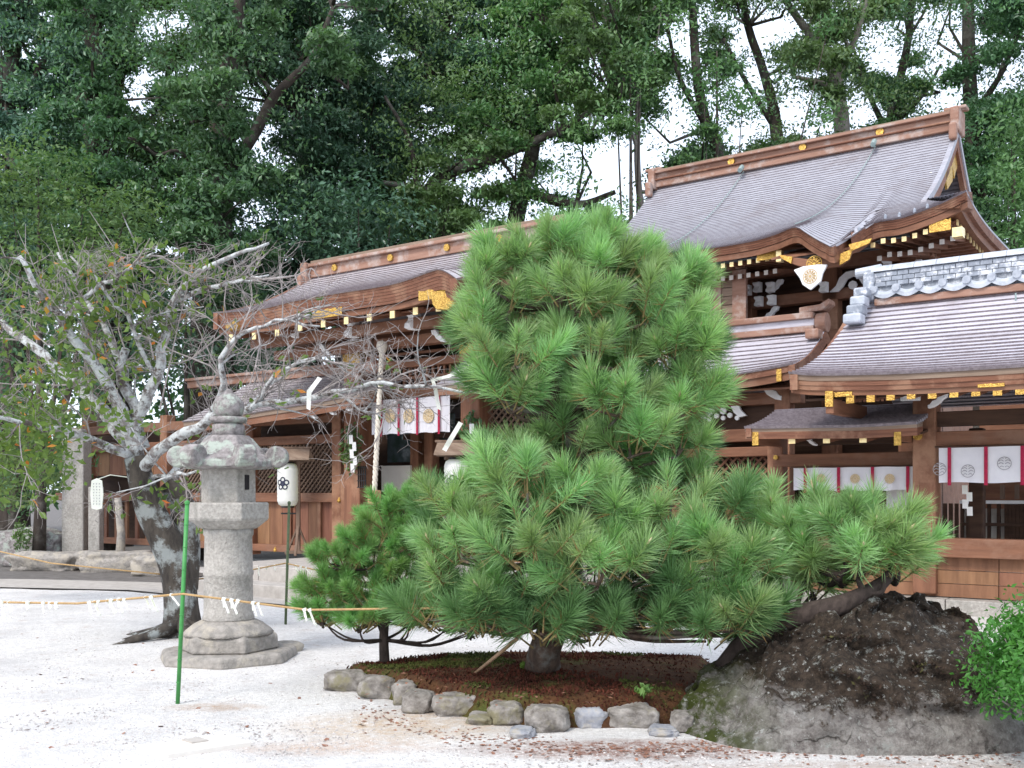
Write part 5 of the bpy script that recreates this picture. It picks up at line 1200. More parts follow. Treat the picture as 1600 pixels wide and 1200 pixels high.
main = [  # polyline, r0, r1, lichen
 ([(215, 720, -.1), (190, 640, -.2), (150, 570, -.4), (100, 510, -.6), (60, 455, -.8), (30, 400, -.9)], .09, .022),
 ([(212, 715, -.1), (215, 650, -.1), (245, 590, -.2), (262, 520, -.25), (272, 470, -.3), (310, 425, -.4), (370, 397, -.5), (420, 380, -.6)], .085, .014),
 ([(215, 740, -.1), (245, 705, -.3), (290, 675, -.6), (330, 650, -.7), (350, 645, -.8), (400, 632, -.9), (470, 625, -1.1), (520, 612, -1.2), (600, 598, -1.4), (680, 604, -1.5), (745, 612, -1.6)], .075, .010),
 ([(200, 690, -.1), (160, 640, .1), (110, 590, .3), (50, 540, .5), (0, 500, .7), (-60, 470, .9)], .09, .03),
 ([(225, 700, 0), (205, 620, .1), (185, 560, .2), (160, 500, .2), (120, 440, .3), (90, 395, .3)], .07, .015),
 ([(330, 650, -.7), (350, 600, -.8), (345, 560, -.9), (380, 520, -1.0), (430, 500, -1.1), (500, 510, -1.2)], .045, .01),
 ([(272, 470, -.3), (320, 450, -.4), (370, 440, -.6), (420, 430, -.7)], .04, .01),
 ([(262, 755, .2), (300, 700, .5), (360, 660, .6), (420, 600, .7), (470, 560, .8)], .07, .012),
 ([(215, 650, -.1), (190, 600, -.1), (197, 545, -.1)], .06, .045),
 ([(212, 715, -.1), (150, 690, -.5), (90, 670, -.9), (30, 660, -1.2), (-40, 640, -1.5)], .06, .015),
 ([(400, 632, -.9), (430, 585, -1.0), (490, 560, -1.1), (560, 570, -1.2)], .03, .008),
 ([(100, 510, -.6), (140, 460, -.7), (200, 420, -.8), (240, 395, -.9)], .035, .01),
 ([(245, 590, -.2), (210, 520, -.4), (160, 450, -.6), (110, 400, -.7)], .03, .01),
 ([(240, 745, -.2), (270, 742, -.5), (310, 735, -.8), (340, 745, -.9)], .025, .008),
 ([(520, 612, -1.2), (560, 640, -1.3), (600, 655, -1.4)], .018, .006),
]
def grow(p, d, L, r, lev, leafy):
    if HOR-(p.z+d.z*L-EYE)/p.y*F < 372: return
    n = 4; pts = [p]; q = p.copy(); dd = d.copy()
    for i in range(n):
        dd = (dd+Vector((g.gauss(0, .22), g.gauss(0, .22), g.gauss(0, .18)+.03))).normalized(); q = q+dd*(L/n); pts.append(q.copy())
    (limbs if lev == 0 and r > .012 else twigs).tube(pts, [lerp(r, r*.35, i/n) for i in range(n+1)], 5 if lev == 0 else 4, cap=False)
    if lev < 2:
        for k in range(6 if lev == 0 else 4):
            i = g.randint(1, n); b = pts[i]; s_ = Vector((g.gauss(0, 1), g.gauss(0, .8), g.gauss(0, .8))).normalized()
            grow(b, (dd*.7+s_*.8).normalized(), L*g.uniform(.35, .62), r*.5, lev+1, leafy)
    if g.random() < leafy:
        for k in range(g.randint(1, 3)):
            t_ = pts[g.randint(1, n)]; leafc.append(t_+Vector((g.gauss(0, .03), g.gauss(0, .03), -.03)))
for (pl, r0, r1) in main:
    base = pth(pl); n = len(base); 
    # refine with a little crookedness
    fine = []; 
    for i in range(n-1):
        for k in range(3):
            q = base[i].lerp(base[i+1], k/3); 
            if k: q = q+Vector((g.gauss(0, 1), g.gauss(0, 1), g.gauss(0, 1)))*.018
            fine.append(q)
    fine.append(base[-1]); m = len(fine); limbs.tube(fine, [lerp(r0, r1, (i/(m-1))**.8) for i in range(m)], 9)
    tot = sum((fine[i+1]-fine[i]).length for i in range(m-1)); cnt = int(tot*5.2)+3
    for k in range(cnt):
        u = g.uniform(.22, 1.0); i = min(m-2, int(u*(m-1))); b = fine[i].lerp(fine[i+1], g.random()); dr = (fine[i+1]-fine[i]).normalized()
        pxx = 800+F*b.x/b.y; pyy = HOR-(b.z-EYE)/b.y*F
        leafy = (.40 if pxx < 230 and pyy > 400 else (.20 if pxx < 330 else .02))
        s_ = Vector((g.gauss(0, 1), g.gauss(0, .7), g.gauss(.15, .8))).normalized()
        grow(b, (dr*.8+s_*.9).normalized(), g.uniform(.35, .95), g.uniform(.007, .013), 0, leafy)
# long straight whips
for (a_, b_) in (((250, 640), (300, 420)), ((330, 600), (420, 460)), ((240, 560), (200, 400)), ((150, 560), (80, 350)), ((300, 560), (480, 420)), ((230, 500), (140, 330)), ((60, 470), (40, 350)), ((350, 600), (290, 470))):
    p = C3(*a_, -.4); q = C3(*b_, -.6); md = p.lerp(q, .5)+Vector((g.gauss(0, .05), 0, g.gauss(0, .05))); twigs.tube([p, md, q], [.010, .007, .003], 5)
trunk.build('trunk', M['bark'], ct, smooth=True); limbs.build('limbs', M['bark_lich'], ct, smooth=True); twigs.build('twigs', M['twig'], ct)
lc = np.array([tuple(v) for v in leafc]); gg = np.random.default_rng(3)
extra = []
for (px, py, rx, ry, n) in ((60, 650, 80, 50, 300), (40, 710, 80, 60, 420), (110, 590, 90, 50, 160), (170, 660, 60, 40, 90), (210, 460, 110, 50, 80), (130, 500, 100, 60, 110), (250, 770, 50, 25, 30), (330, 755, 60, 20, 20)):
    for k in range(n): extra.append(P(px+gg.normal()*rx*.55, py+gg.normal()*ry*.55, CY-.6+gg.normal()*.5))
lc = np.concatenate([lc, np.array(extra)]) if len(lc) else np.array(extra)
mi = (gg.random(len(lc)) < .035).astype(int)
V = leafverts(lc, .095, gg, .15, .5, droop=.5)-np.array(OFF[ct.name])
link('leaves', leafmesh('leaves', V, [M['leaf_cherry'], M['leaf_autumn']], mi), ct)
# paper streamers tied to the cherry branches
for i, (pts, lab) in enumerate((([(500, 590), (483, 612), (482, 640)], 'white paper streamer knotted on the cherry branch above the paper lantern'), ([(742, 568), (716, 582), (700, 588), (676, 594), (680, 606), (686, 640)], 'long curling white paper streamer near the left side of the tall pine'), ([(720, 660), (702, 690), (694, 704)], 'short white paper streamer dangling below the long one near the pine'), ([(338, 740), (330, 770), (326, 790)], 'white paper strip hanging behind the stone lantern firebox'))):
    r = [P(px, py, CY-1.45 if i < 3 else 10.6) for px, py in pts]; mb = MB(); rows = [[], []]
    fine = []
    for k in range(len(r)-1):
        for j in range(4): fine.append(Vector(r[k]).lerp(Vector(r[k+1]), j/4))
    fine.append(Vector(r[-1]))
    for k, q in enumerate(fine):
        wv = .021; rows[0].append(q+Vector((-wv, .01*math.sin(k), wv*.5))); rows[1].append(q+Vector((wv, -.01*math.sin(k), -wv*.5)))
    mb.grid([rows[0], rows[1]]); o = mb.build('paper_streamer', M['paper']); tag(o, lab, 'paper streamer')
# hanging white tag on the tree
wt = wthing('wooden_wish_tablet', 'rounded white tablet with faint writing hanging from the cherry at left', 'tablet', *P(151, 770, 10.6))
o = P(151, 772, 10.6)
MB().prism([(-.055, -.15), (0, -.165), (.055, -.15), (.068, 0), (.055, .14), (0, .165), (-.055, .14), (-.068, 0)], o, (1, 0, 0), (0, 0, 1), (0, .012, 0)).build('tablet', M['paper'], wt, bevel=.004)
mb = MB()
for cx_ in (-.03, 0, .03):
    z = .11
    while z > -.12:
        h = random.uniform(.008, .016); mb.box((o[0]+cx_, o[1]-.002, o[2]+z), (.014, .002, .003)); mb.box((o[0]+cx_+random.uniform(-.004, .004), o[1]-.0025, o[2]+z-.006), (.003, .002, .014)); z -= .03
mb.build('writing', M['crest_grey'], wt)
MB().tube([(o[0], o[1], o[2]+.15), (o[0]+.1, o[1]+.1, o[2]+.2), (o[0]+.2, o[1]+.3, o[2]+.18)], .005, 5).build('string', M['paper'], wt)

# ============================================================ POLES, ROPES, FORTUNE PAPERS
def pole(px, pyb, pyt, m, label, lean=0.0, r=.016):
    b = G(px, pyb); Y = b[1]; t = (b[0]+lean, Y, EYE+(HOR-pyt)/F*Y); p = wthing('garden_pole', label, 'pole', b[0], Y, 0, 'poles of the rope barrier')
    MB().tube([(b[0], b[1], -.05), t], r, 10).build('pole_shaft', m, p, smooth=True)
    MB().lathe([(r*1.25, 0), (r*1.25, .02), (r*.5, .03)], t, 10).build('pole_cap', m, p)
    nub = MB()
    for k in range(1, 9):
        z = k*.17; q = Vector((b[0], b[1], 0)).lerp(Vector(t), z/t[2]); nub.lathe([(r, -.004), (r*1.25, 0), (r, .004)], tuple(q), 8, cap=False)
    nub.build('pole_ribs', m, p)
pole(277, 1101, 788, M['pole_green'], 'bright green garden pole in front of the stone lantern', .075)
pole(446, 976, 787, M['pole_dark'], 'dull dark green pole behind the stone lantern, below the paper lantern', .045)
0 and pole(2, 1010, 765, M['pole_green'], 'green pole at the extreme left edge of the picture', .0)
def rope(name, pts, label, r=.009, sag=0.0):
    fine = []
    for k in range(len(pts)-1):
        for j in range(8):
            t = j/8; q = Vector(pts[k]).lerp(Vector(pts[k+1]), t); q.z -= sag*4*t*(1-t); fine.append(q)
    fine.append(Vector(pts[-1])); tag(MB().tube(fine, r, 6).build(name, M['rope'], smooth=True), label, 'rope', 'straw ropes of the barrier'); return fine
f1 = rope('straw_rope', [P(-60, 940, 8.2), P(120, 943, 8.0), P(286, 928, 7.72), P(480, 953, 7.7), P(715, 950, 7.6)], 'front straw rope from the left edge past the lantern to the small pine')
f2 = rope('straw_rope', [P(-60, 848, 12.6), P(80, 880, 12.2), P(250, 897, 11.7)], 'rear straw rope running from the left edge to the cherry trunk')
f3 = rope('straw_rope', [P(310, 905, 11.9), P(380, 893, 12.2), P(446, 880, 12.46), P(500, 892, 12.0), P(560, 915, 11.0)], 'back straw rope tied to the dull green pole')
def omikuji(seed):
    g = random.Random(seed); mb = MB()
    for sg in (-1, 1):
        L = g.uniform(.04, .15); a = g.uniform(-.5, .7); w_ = .010; p = Vector((0, -.014, 0)); d = Vector((math.sin(a), -.1, -math.cos(a))); s_ = Vector((d.z, 0, -d.x))*w_
        q = p+d*L; e = q+Vector((g.uniform(-.02, .02), .01, -.01)); mb.add([p-s_, p+s_, q+s_, q-s_], [(0, 1, 2, 3)]); mb.add([q-s_, q+s_, e+s_*1.1, e-s_*1.1], [(0, 1, 2, 3)])
    mb.box((0, 0, 0), (.035, .035, .03), Matrix.Rotation(g.uniform(-.5, .5), 3, 'Y')); me = bpy.data.meshes.new('paper_fortune'); me.from_pydata(mb.v, [], mb.f); me.materials.append(M['paper']); return me
OM = [omikuji(k) for k in range(6)]
def put_om(px, fine, lab='white folded fortune slip knotted on the front straw rope'):
    best = min(fine, key=lambda q: abs(800+F*q.x/q.y-px)); 
    x = (px-800)/F*best.y
    # interpolate z
    fs = sorted(fine, key=lambda q: abs(q.x-x))[:2]; z = fs[0].z
    if abs(fs[1].x-fs[0].x) > 1e-4: z = lerp(fs[0].z, fs[1].z, (x-fs[0].x)/(fs[1].x-fs[0].x))
    o = link('paper_fortune', random.choice(OM), None, (x, best.y, z)); s_ = random.uniform(.6, .85); o.scale = (s_, s_, s_); o.rotation_euler = (0, 0, random.uniform(-.4, .4))
    tag(o, lab, 'paper slip', 'fortune slips on the front rope' if 'front' in lab else 'fortune slips on the back rope')
for px in (3, 14, 37, 44, 68, 78, 88, 140, 147, 154, 168, 174, 186, 194, 227, 236, 268, 350, 362, 372, 396, 404, 476, 484): put_om(px, f1)
for px in (404, 418, 428, 462, 470, 478, 488): put_om(px, f3, 'white folded fortune slip knotted on the back rope by the dull pole')
# utility cover in the gravel
uc = wthing('ground_cover', 'pale square concrete cover set flush in the gravel at bottom left', 'cover', *G(305, 1168)[:2])
p_ = [G(218, 1174), G(262, 1188), G(392, 1168), G(345, 1155)]; MB().add([(p[0], p[1], z) for z in (0, .035) for p in p_], CUBE_F).build('cover_slab', M['plaster'], uc)
p_ = [G(284, 1166), G(300, 1171), G(326, 1167), G(310, 1162)]; MB().add([(p[0], p[1], z) for z in (.034, .045) for p in p_], CUBE_F).build('cover_lid', M['paving'], uc)

# ============================================================ BUSH AT RIGHT
bs_ = wthing('azalea_bush', 'bright green azalea bush at the lower right corner', 'bush', 3.05, 5.75)
cl = []; gg = np.random.default_rng(12); bmb = MB()
for k in range(150):
    d = gg.normal(size=3); d /= np.linalg.norm(d); d[2] = abs(d[2])*1.0
    c = np.array((3.22, 5.85, .42))+d*np.array((.60, .5, .66))*(.45+.55*gg.random()); d2 = d*np.array((1, 1, .6))
    cl.append(leafverts(c+gg.normal(size=(120, 3))*.07, .042, gg, .3, .42, np.tile(d, (120, 1)), droop=-.3))
    bmb.tube([(3.1, 5.85, .02), tuple(np.array((3.1, 5.85, .2))+(c-np.array((3.1, 5.85, .2)))*.5), tuple(c)], [.012, .008, .003], 4, cap=False)
link('leaves', leafmesh('leaves', np.concatenate(cl)-np.array(OFF[bs_.name]), M['leaf_azalea']), bs_); bmb.build('stems', M['twig'], bs_)
o = link('rock_moss', leafmesh('rock_moss', leafverts(ROCK_MOSS, .032, gg, .1, .5, droop=-.4), [mat('dark rock moss', (.06, .042, .025), (.028, .02, .013), 8, .95, isl=.5), mat('olive rock moss', (.085, .085, .03), (.05, .05, .02), 8, .95, isl=.4)], (gg.random(len(ROCK_MOSS)) < .2).astype(int)), bo_); o['kind'] = 'stuff'
# little moss cushion by the boulder foot and weeds
mc = tag(blob('moss_cushion', mat('green moss', (.13, .14, .03), (.07, .08, .02), 30, .95, bump=1, bscale=80), (*G(1108, 1140)[:2], .05), (.09, .08, .1), 6, amp=.35), 'yellow green moss cushion against the left foot of the boulder', 'moss')
for i, (px, py, lab) in enumerate(((828, 1047, 'small pale green weed beside the pine trunk'), (1005, 1085, 'tiny weed in the moss near the edging stones'))):
    p = G(px, py, .22); o = link('weed', leafmesh('weed', leafcloud(40, (0, 0, .03), (.07, .06, .04), .05, .3, .5, seed=i), M['leaf_cherry']), None, p); tag(o, lab, 'weed')
# far-left little shrub by the pale boulder
p = P(35, 838, 21.3); o = link('small_shrub', leafmesh('small_shrub', leafcloud(240, (0, 0, 0), (.2, .2, .38), .09, .3, .5, seed=5), M['leaf'][1]), None, p); tag(o, 'small dark shrub growing over the grey boulder at far left', 'shrub')

# ============================================================ LITTER: pebbles, dead leaves
gg = np.random.default_rng(77)
def scatter_pebbles(n):
    V = []; F_ = []
    px = gg.random(n)*1700-50; py = 905+(gg.random(n)**.8)*330; Y = EYE*F/(py-HOR); X = (px-800)/F*Y
    for i in range(n):
        s_ = .005+.009*gg.random()**2; a = gg.random()*3; k = len(V)
        for (dx, dy, dz) in ((1, 0, 0), (0, 1, 0), (-1, 0, 0), (0, -1, 0), (0, 0, .7)): V.append((X[i]+s_*(dx*math.cos(a)-dy*math.sin(a)), Y[i]+s_*(dx*math.sin(a)+dy*math.cos(a)), .006+s_*dz))
        F_ += [(k, k+1, k+4), (k+1, k+2, k+4), (k+2, k+3, k+4), (k+3, k, k+4)]
    return npmesh('gravel', V, F_, M['pebble'])
tag(link('gravel', scatter_pebbles(16000)), 'loose small gravel pebbles on the court', 'gravel', kind='stuff')
def dead(n, fn, size=.05):
    c = []
    while len(c) < n:
        q = fn()
        if q is not None: c.append(q)
    return leafverts(np.array(c), size, gg, .85, .6, droop=0)
def f_court(): 
    py = 985+gg.random()*190; px = gg.random()*620; return np.array(G(px, py, .012))
def f_edge():
    px = 560+gg.random()*560; fy = interp([(560, 1105), (700, 1145), (850, 1165), (1000, 1172), (1120, 1160)], px)[0]+gg.normal()*9; return np.array(G(px, fy, .014))
def f_bed():
    px = 560+gg.random()*480; py = 1040+gg.random()*65; q = np.array(G(px, py, .2)); q[2] = .215+.0; return q
def f_right():
    px = 1050+gg.random()*550; py = 1172+gg.normal()*10-max(0, 1200-px)*.12; return np.array(G(px, py, .012))
V = np.concatenate([dead(60, f_court, .055), dead(480, f_edge, .035), dead(110, f_bed, .035), dead(520, f_right, .032)])
tag(link('fallen_leaves', leafmesh('fallen_leaves', V, M['leaf_dead'])), 'scattered dry brown leaves on gravel and moss', 'leaves', kind='stuff')

# ============================================================ FOREST
gg = np.random.default_rng(101)
trees = [ # label, Y, trunk polyline(s) in photo pixels with radii, leaf mat index, bark
 ('broad dark evergreen with a straight thick trunk at upper left', 27, [[(158, 560, .45), (156, 300, .33), (150, 180, .30), (145, 0, .25), (140, -120, .15)]], 0, 'bark_forest'),
 ('thin dark forked tree just right of the straight thick trunk', 31, [[(192, 560, .25), (190, 290, .2), (178, 180, .16), (195, 90, .13), (230, -60, .08)], [(190, 290, .12), (230, 215, .08), (260, 120, .05)]], 1, 'bark_forest'),
 ('massive forked evergreen with bare twisted side limbs at left centre', 25, [[(335, 600, .6), (336, 400, .45), (340, 300, .38), (345, 240, .30), (350, 150, .25), (370, 40, .16), (380, -100, .1)], [(342, 290, .20), (395, 210, .14), (430, 150, .12), (490, 90, .08), (520, 10, .05)], [(345, 240, .10), (325, 243, .08), (300, 250, .06), (275, 236, .05), (245, 242, .03), (230, 230, .02)], [(345, 215, .08), (352, 190, .07), (330, 185, .05), (300, 190, .03)]], 0, 'bark_forest'),
 ('dark tree with rising limbs behind the left part of the hall ridge', 29, [[(480, 600, .4), (488, 380, .32), (483, 200, .26), (478, 100, .2), (490, -80, .12)], [(485, 230, .14), (500, 245, .1), (520, 250, .06)], [(483, 200, .12), (455, 170, .08), (425, 160, .05)]], 2, 'bark_forest'),
 ('leaning tree with a pale patched trunk left of centre', 31, [[(540, 620, .4), (560, 330, .3), (595, 240, .28), (632, 188, .22), (680, 100, .15), (720, -40, .1)], [(595, 240, .1), (560, 200, .06), (540, 150, .04)]], 2, 'bark_forest'),
 ('spreading tree with long crooked horizontal limbs above the hall ridge', 28, [[(690, 620, .4), (690, 380, .3), (672, 310, .24), (700, 270, .2), (780, 245, .13), (830, 222, .11), (880, 200, .09), (960, 150, .06)], [(680, 300, .12), (640, 292, .1), (600, 285, .06)], [(690, 360, .14), (655, 300, .1), (640, 220, .06), (600, 150, .04)]], 1, 'bark_forest'),
 ('dense broad evergreen filling the top centre', 30, [[(790, 620, .38), (800, 380, .28), (840, 200, .2), (850, 50, .15), (850, -100, .1)], [(820, 300, .16), (900, 320, .12), (960, 300, .07)]], 1, 'bark_forest'),
 ('slender pale trunked tree left of the sanctuary roof', 28, [[(1012, 560, .11), (1010, 380, .10), (1000, 300, .09), (995, 230, .085), (997, 130, .07), (1000, 20, .05), (1010, -60, .03)], [(997, 130, .05), (975, 150, .04), (950, 165, .03)], [(1000, 60, .04), (1020, 90, .03), (1035, 20, .02)]], 1, 'bark_pale'),
 ('slim tree leaning right behind the left end of the sanctuary ridge', 30, [[(1150, 560, .3), (1125, 260, .2), (1105, 200, .17), (1090, 120, .14), (1082, 20, .12), (1075, -80, .08)], [(1105, 200, .1), (1060, 120, .07), (1040, 30, .04)]], 0, 'bark_forest'),
 ('layered tree with light upper foliage behind the middle of the sanctuary ridge', 32, [[(1240, 560, .3), (1215, 220, .2), (1195, 120, .14), (1170, 40, .12), (1150, -60, .08)], [(1210, 200, .1), (1160, 120, .07), (1130, 60, .05)]], 1, 'bark_forest'),
 ('tall Y-forked grey tree above the sanctuary ridge', 31, [[(1318, 560, .3), (1316, 230, .24), (1310, 160, .22), (1306, 120, .18), (1278, 70, .13), (1228, 0, .1), (1200, -50, .06)], [(1306, 120, .13), (1328, 80, .1), (1345, 30, .07), (1362, -20, .05)], [(1310, 150, .1), (1285, 130, .07), (1240, 120, .05)]], 1, 'bark_pale'),
 ('open dark tree with fanning branches right of the Y-forked tree', 34, [[(1395, 560, .28), (1390, 240, .2), (1400, 150, .15), (1420, 60, .12), (1430, -60, .08)], [(1392, 220, .12), (1350, 130, .07), (1330, 60, .04)], [(1392, 200, .12), (1440, 150, .07), (1470, 100, .04)]], 0, 'bark_forest'),
 ('dark straight tree behind the right end of the sanctuary ridge', 31, [[(1525, 560, .3), (1522, 240, .24), (1516, 100, .2), (1512, -80, .14)], [(1520, 180, .12), (1560, 120, .08), (1590, 60, .05)]], 0, 'bark_forest'),
 ('dark tree with a bent trunk near the upper left corner', 29, [[(20, 600, .4), (25, 300, .3), (10, 150, .24), (30, 20, .18), (30, -100, .1)], [(20, 200, .14), (60, 110, .09), (85, 60, .05)]], 2, 'bark_forest'),
 ('deep green tree cut by the left edge of the picture', 31, [[(-120, 600, .4), (-110, 200, .3), (-100, -100, .2)]], 0, 'bark_forest'),
 ('evergreen cut by the right edge of the picture', 30, [[(1680, 600, .4), (1670, 200, .3), (1660, -100, .2)]], 1, 'bark_forest'),
]
gaps = [(20, 85, 12, 8), (48, 88, 12, 13), (245, 46, 22, 12), (282, 40, 10, 8), (225, 130, 18, 22), (205, 165, 16, 14), (402, 163, 12, 10), (412, 215, 24, 22), (405, 345, 18, 8), (695, 290, 10, 8), (720, 297, 8, 7), (790, 264, 12, 11), (757, 282, 10, 8), (945, 262, 36, 34), (925, 308, 26, 10), (805, 340, 12, 9), (1060, 190, 22, 38), (1022, 325, 14, 20), (1072, 70, 18, 26), (1170, 50, 28, 24), (1222, 42, 24, 20), (1250, 172, 24, 22), (1150, 215, 26, 20), (1178, 122, 18, 26), (1370, 66, 12, 16), (1345, 182, 26, 16), (1380, 95, 24, 20), (1480, 160, 28, 14), (1450, 35, 10, 12), (1495, 58, 16, 18), (1590, 115, 12, 12), (1545, 142, 12, 9), (1470, 105, 14, 12), (1100, 150, 12, 14), (1290, 200, 14, 10), (1425, 200, 14, 10), (1205, 185, 10, 10), (870, 245, 10, 12), (600, 100, 6, 5), (690, 210, 6, 6), (540, 20, 8, 5), (1030, 240, 10, 20), (985, 260, 8, 22)]
data = [dict(cl=[], limbs=[]) for _ in trees]
def tx(t, py):
    best = None
    for pl in t[2]:
        for (px, q, r) in pl:
            d = abs(q-py)
            if best is None or d < best[0]: best = (d, px)
    return best[1]
for layer in range(3):
    sp_x, sp_y = ((40, 33), (42, 34), (44, 36))[layer]
    for gy in range(-150, 480, sp_y):
        for gx in range(-160, 1780, sp_x):
            px = gx+gg.normal()*14+(layer*20); py = gy+gg.normal()*11
            dens = .97 if px < 820 else .92
            if px > 1020 and py < 230: dens = .93
            if 860 < px <= 1020 and py > 150: dens = .92
            if layer > 0: dens *= (.82 if px < 1020 else .74)
            if 250 < py and 820 < px < 1000: dens *= .8
            if gg.random() > dens: continue
            if gy < -60 and gg.random() < .4: continue
            rc = 26+gg.random()*22
            kk = .55 if px < 820 else .74
            if any(((px-a)/(c_+rc*kk))**2+((py-b)/(d_+rc*kk*.75))**2 < 1 for a, b, c_, d_ in gaps): continue
            ti = min(range(len(trees)), key=lambda i: abs(tx(trees[i], py)-px)+gg.random()*60+(40 if i == 7 else 0))
            data[ti]['cl'].append((px, py, rc, layer))
for t, dd in zip(trees, data):
    lab, Y, pls, li, bk = t
    b0 = P(pls[0][0][0], 0, Y); r = wthing('forest_tree', lab, 'tree', b0[0], Y, -.2, 'trees of the shrine forest')
    tm = MB()
    for k, pl in enumerate(pls):
        pp = []
        if k == 0: pp.append((P(pl[0][0], 0, Y)[0], Y, -.3)); rr = [pl[0][2]*1.25]
        else: rr = []
        for j, (px, py, rad) in enumerate(pl):
            q = P(px, py, Y+(.0 if k == 0 else (-.4*j))); pp.append((q[0]+gg.normal()*.02, q[1], q[2])); rr.append(rad)
        tm.tube(*curve(pp, rr, 4), 12 if k == 0 else 8)
    tm.build('trunk', M[bk], r, smooth=True)
    lm = MB(); cl = []
    x0 = pls[0][0][0]; nsp = 330        # loose single sprays that fray the edges of the clumps
    cs = np.array([P(x0+gg.normal()*75, -90+gg.random()*470, Y+gg.normal()*2) for _ in range(nsp)])
    cs = np.array([v for v in cs if not any(((800+F*v[0]/v[1]-a)/(c_+9))**2+((HOR-(v[2]-EYE)/v[1]*F-b)/(d_+7))**2 < 1 for a, b, c_, d_ in gaps)]); nsp = len(cs); q = np.repeat(cs, 40, 0)+gg.normal(size=(nsp*40, 3))*np.array((.30, .30, .14))
    cl.append(leafverts(q, .125, gg, .4, .42, None, droop=.35)); pts_tr = [(px, py) for pl in pls for (px, py, _) in pl[1:]]
    for (px, py, rc, layer) in dd['cl']:
        yy = Y+(gg.random()*3.0-3.2 if layer == 0 else 1.0+gg.random()*4); c = np.array(P(px, py, yy)); R = rc*yy/F
        n = int((560 if layer == 0 else 420) if py > -60 else 120); d = gg.normal(size=(n, 3)); d /= np.linalg.norm(d, axis=1)[:, None]; d[:, 2] = np.where(d[:, 2] < -.2, -d[:, 2], d[:, 2])
        lump = np.array([gg.normal()*.2, 0, gg.normal()*.1])*R
        rr = (.35+.65*gg.random(n)**.6)[:, None]; q = c+lump+d*rr*np.array((R*1.15, R*1.1, R*.72))
        # break into small sprays
        ns = 14; sc = q[gg.integers(0, n, ns)]; pick = gg.integers(0, ns, n); q = q*.6+(sc[pick]+gg.normal(size=(n, 3))*R*.17)*.4
        cl.append(leafverts(q, (.15, .17, .20)[layer], gg, .42, .42, d, droop=.35))
        bp = min(pts_tr, key=lambda s_: (s_[0]-px)**2+(max(0, py-s_[1]+20))**2*2+(s_[1]-py)**2*.4)
        if gg.random() < .6:
            p0 = np.array(P(bp[0], bp[1], Y)); md = (p0+c)/2+gg.normal(size=3)*.25-np.array((0, 0, .15)); lm.tube([tuple(p0), tuple(md), tuple(c)], [.06, .04, .015], 5, cap=False)
    if cl: 
        lm.build('branches', M[bk], r)['kind'] = 'stuff'
        link('crown', leafmesh('crown', np.concatenate(cl)-np.array(OFF[r.name]), M['leaf'][li]), r)
# nearer small trees and shrubs
def near_tree(name, lab, base_px, Y, blobs, m, size, per, trunk=.16, layered=True, cat='tree'):
    b0 = P(base_px, 0, Y); r = wthing(name, lab, cat, b0[0], Y, 0); cl = []; lm = MB()
    top = min(b[1] for b in blobs)
    tp = [(b0[0], Y, -.1), (b0[0]+.05, Y, 1.5), tuple(P(base_px, top+40, Y))]; lm2 = MB().tube(tp, [trunk, trunk*.75, .02], 8); lm2.build('trunk', M['bark_forest'], r, smooth=True)
    for (px, py, rx, ry) in blobs:
        c = np.array(P(px, py, Y-.5+gg.random())); s_ = Y/F; n = int(per*rx*ry/900)
        d = gg.normal(size=(n, 3)); d /= np.linalg.norm(d, axis=1)[:, None]; q = c+d*(gg.random(n)**.4)[:, None]*np.array((rx*s_, rx*s_*.8, ry*s_))
        if layered:
            lay = .28; q[:, 2] = np.round((q[:, 2]+q[:, 0]*.12)/lay)*lay-q[:, 0]*.12+gg.normal(size=n)*.045
        cl.append(leafverts(q, size, gg, .6 if layered else .35, .45, d, droop=.3)); lm.tube([tp[1], tuple((np.array(tp[1])+c)/2+np.array((0, 0, .3))), tuple(c)], [.05, .035, .01], 5, cap=False)
    lm.build('branches', M['bark_forest'], r); link('crown', leafmesh('crown', np.concatenate(cl)-np.array(OFF[r.name]), m), r); return r
near_tree('maple_tree', 'light green feathery maple at the left below the dark trees', 60, 21.5, [(60, 260, 90, 45), (20, 320, 90, 50), (130, 330, 100, 45), (200, 330, 60, 40), (60, 400, 110, 50), (170, 390, 90, 45), (-60, 300, 80, 90)], M['leaf_maple'], .12, 190)
near_tree('broadleaf_tree', 'blue green layered tree behind the left end of the hall roof', 560, 24.5, [(560, 310, 90, 45), (610, 350, 90, 40), (500, 350, 80, 50), (540, 395, 100, 35), (430, 350, 70, 60), (390, 440, 80, 50)], M['leaf'][2], .15, 150)
near_tree('camphor_tree', 'full leafy camphor tree right of the sanctuary gable', 1585, 25.5, [(1580, 200, 55, 45), (1610, 260, 70, 60), (1575, 310, 45, 60), (1620, 350, 70, 60), (1650, 200, 60, 60), (1590, 380, 60, 50)], M['leaf_bright'], .15, 170, layered=False)
near_tree('light_green_tree', 'light green bushy tree top above the left end of the sanctuary roof', 985, 27, [(985, 110, 40, 45), (960, 75, 30, 25), (1000, 80, 32, 30)], M['leaf_bright'], .16, 150, layered=False)
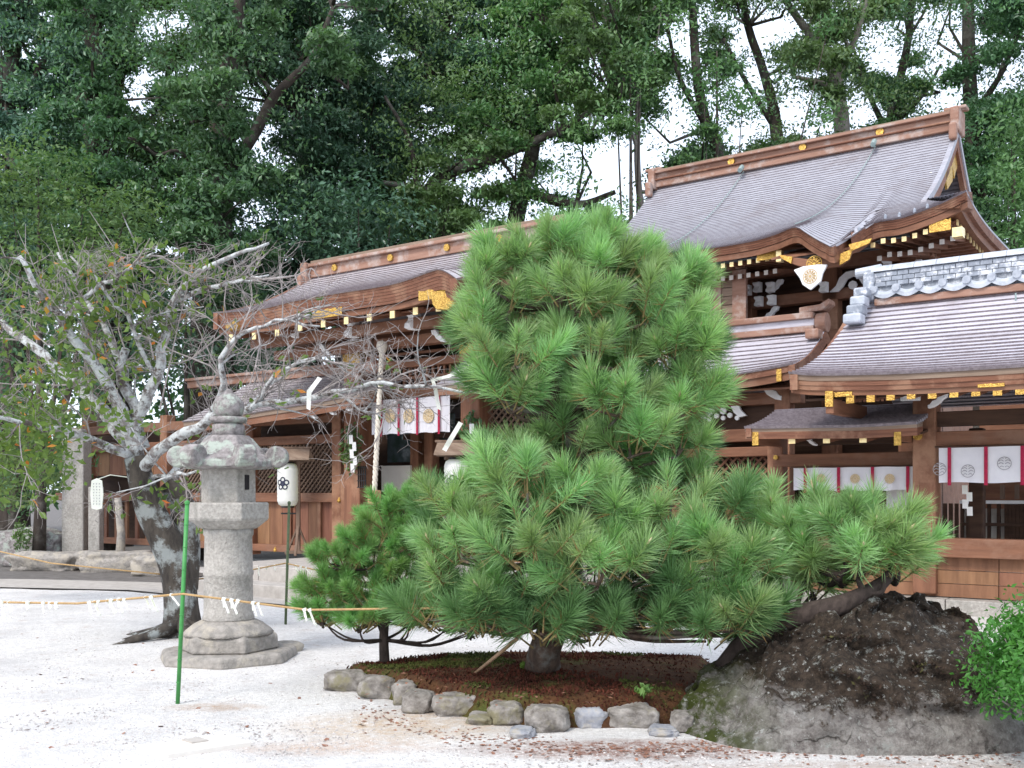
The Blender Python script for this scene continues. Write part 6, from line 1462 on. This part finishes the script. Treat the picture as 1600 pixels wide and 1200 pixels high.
near_tree('young_oak', 'light leafy tree in front of the gaps above the sanctuary roof', 1120, 27.5, [(1120, 110, 50, 24), (1100, 150, 45, 22), (1160, 160, 40, 30), (1285, 185, 34, 26), (1295, 40, 30, 24)], M['leaf_bright'], .16, 120, layered=False)
near_tree('understorey_shrub', 'deep green shrub mass behind the cherry at far left', 20, 22.5, [(-40, 470, 110, 70), (60, 500, 110, 60), (-20, 580, 110, 70), (100, 600, 90, 60), (0, 680, 110, 60), (90, 720, 70, 50), (10, 770, 80, 40)], M['leaf'][0], .14, 110, layered=False, cat='shrub')
near_tree('understorey_shrub', 'dark green shrub mass under the forked evergreen, left of the hall roof', 290, 23.5, [(210, 480, 100, 50), (310, 450, 100, 50), (400, 500, 80, 60), (250, 560, 110, 60), (360, 560, 90, 50), (440, 560, 70, 50)], M['leaf'][2], .15, 110, layered=False, cat='shrub')
near_tree('understorey_shrub', 'low dark shrubs between hall ridge and sanctuary roof', 900, 26.5, [(700, 380, 90, 30), (850, 390, 90, 40), (960, 400, 80, 50), (1050, 430, 70, 50)], M['leaf'][0], .16, 90, layered=False, cat='shrub')
near_tree('box_shrub', 'fine leaved light green shrub in front of the stone pillar at the left edge', -90, 14.5, [(30, 700, 70, 40), (0, 760, 60, 40), (80, 740, 40, 30), (-60, 700, 60, 60), (60, 660, 60, 30)], M['leaf_maple'], .07, 260, layered=False, cat='shrub', trunk=.035)
# far forest mass behind everything (reads as one dark mass low down)
cl = []
for k in range(260):
    px = gg.random()*2400-400; py = 430+gg.random()*330; yy = 38+gg.random()*4; c = np.array(P(px, py, yy)); n = 160
    d = gg.normal(size=(n, 3)); d /= np.linalg.norm(d, axis=1)[:, None]; cl.append(leafverts(c+d*np.array((1.7, 1.2, 1.1))*(gg.random(n)**.4)[:, None], .34, gg, .4, .6, d))
tag(link('far_thicket', leafmesh('far_thicket', np.concatenate(cl), M['leaf'][0])), 'dense dark thicket low behind the shrine buildings', 'thicket', kind='stuff')
print('objects', len(bpy.data.objects), 'tris', sum(len(m.loops)-2*len(m.polygons) for m in bpy.data.meshes))
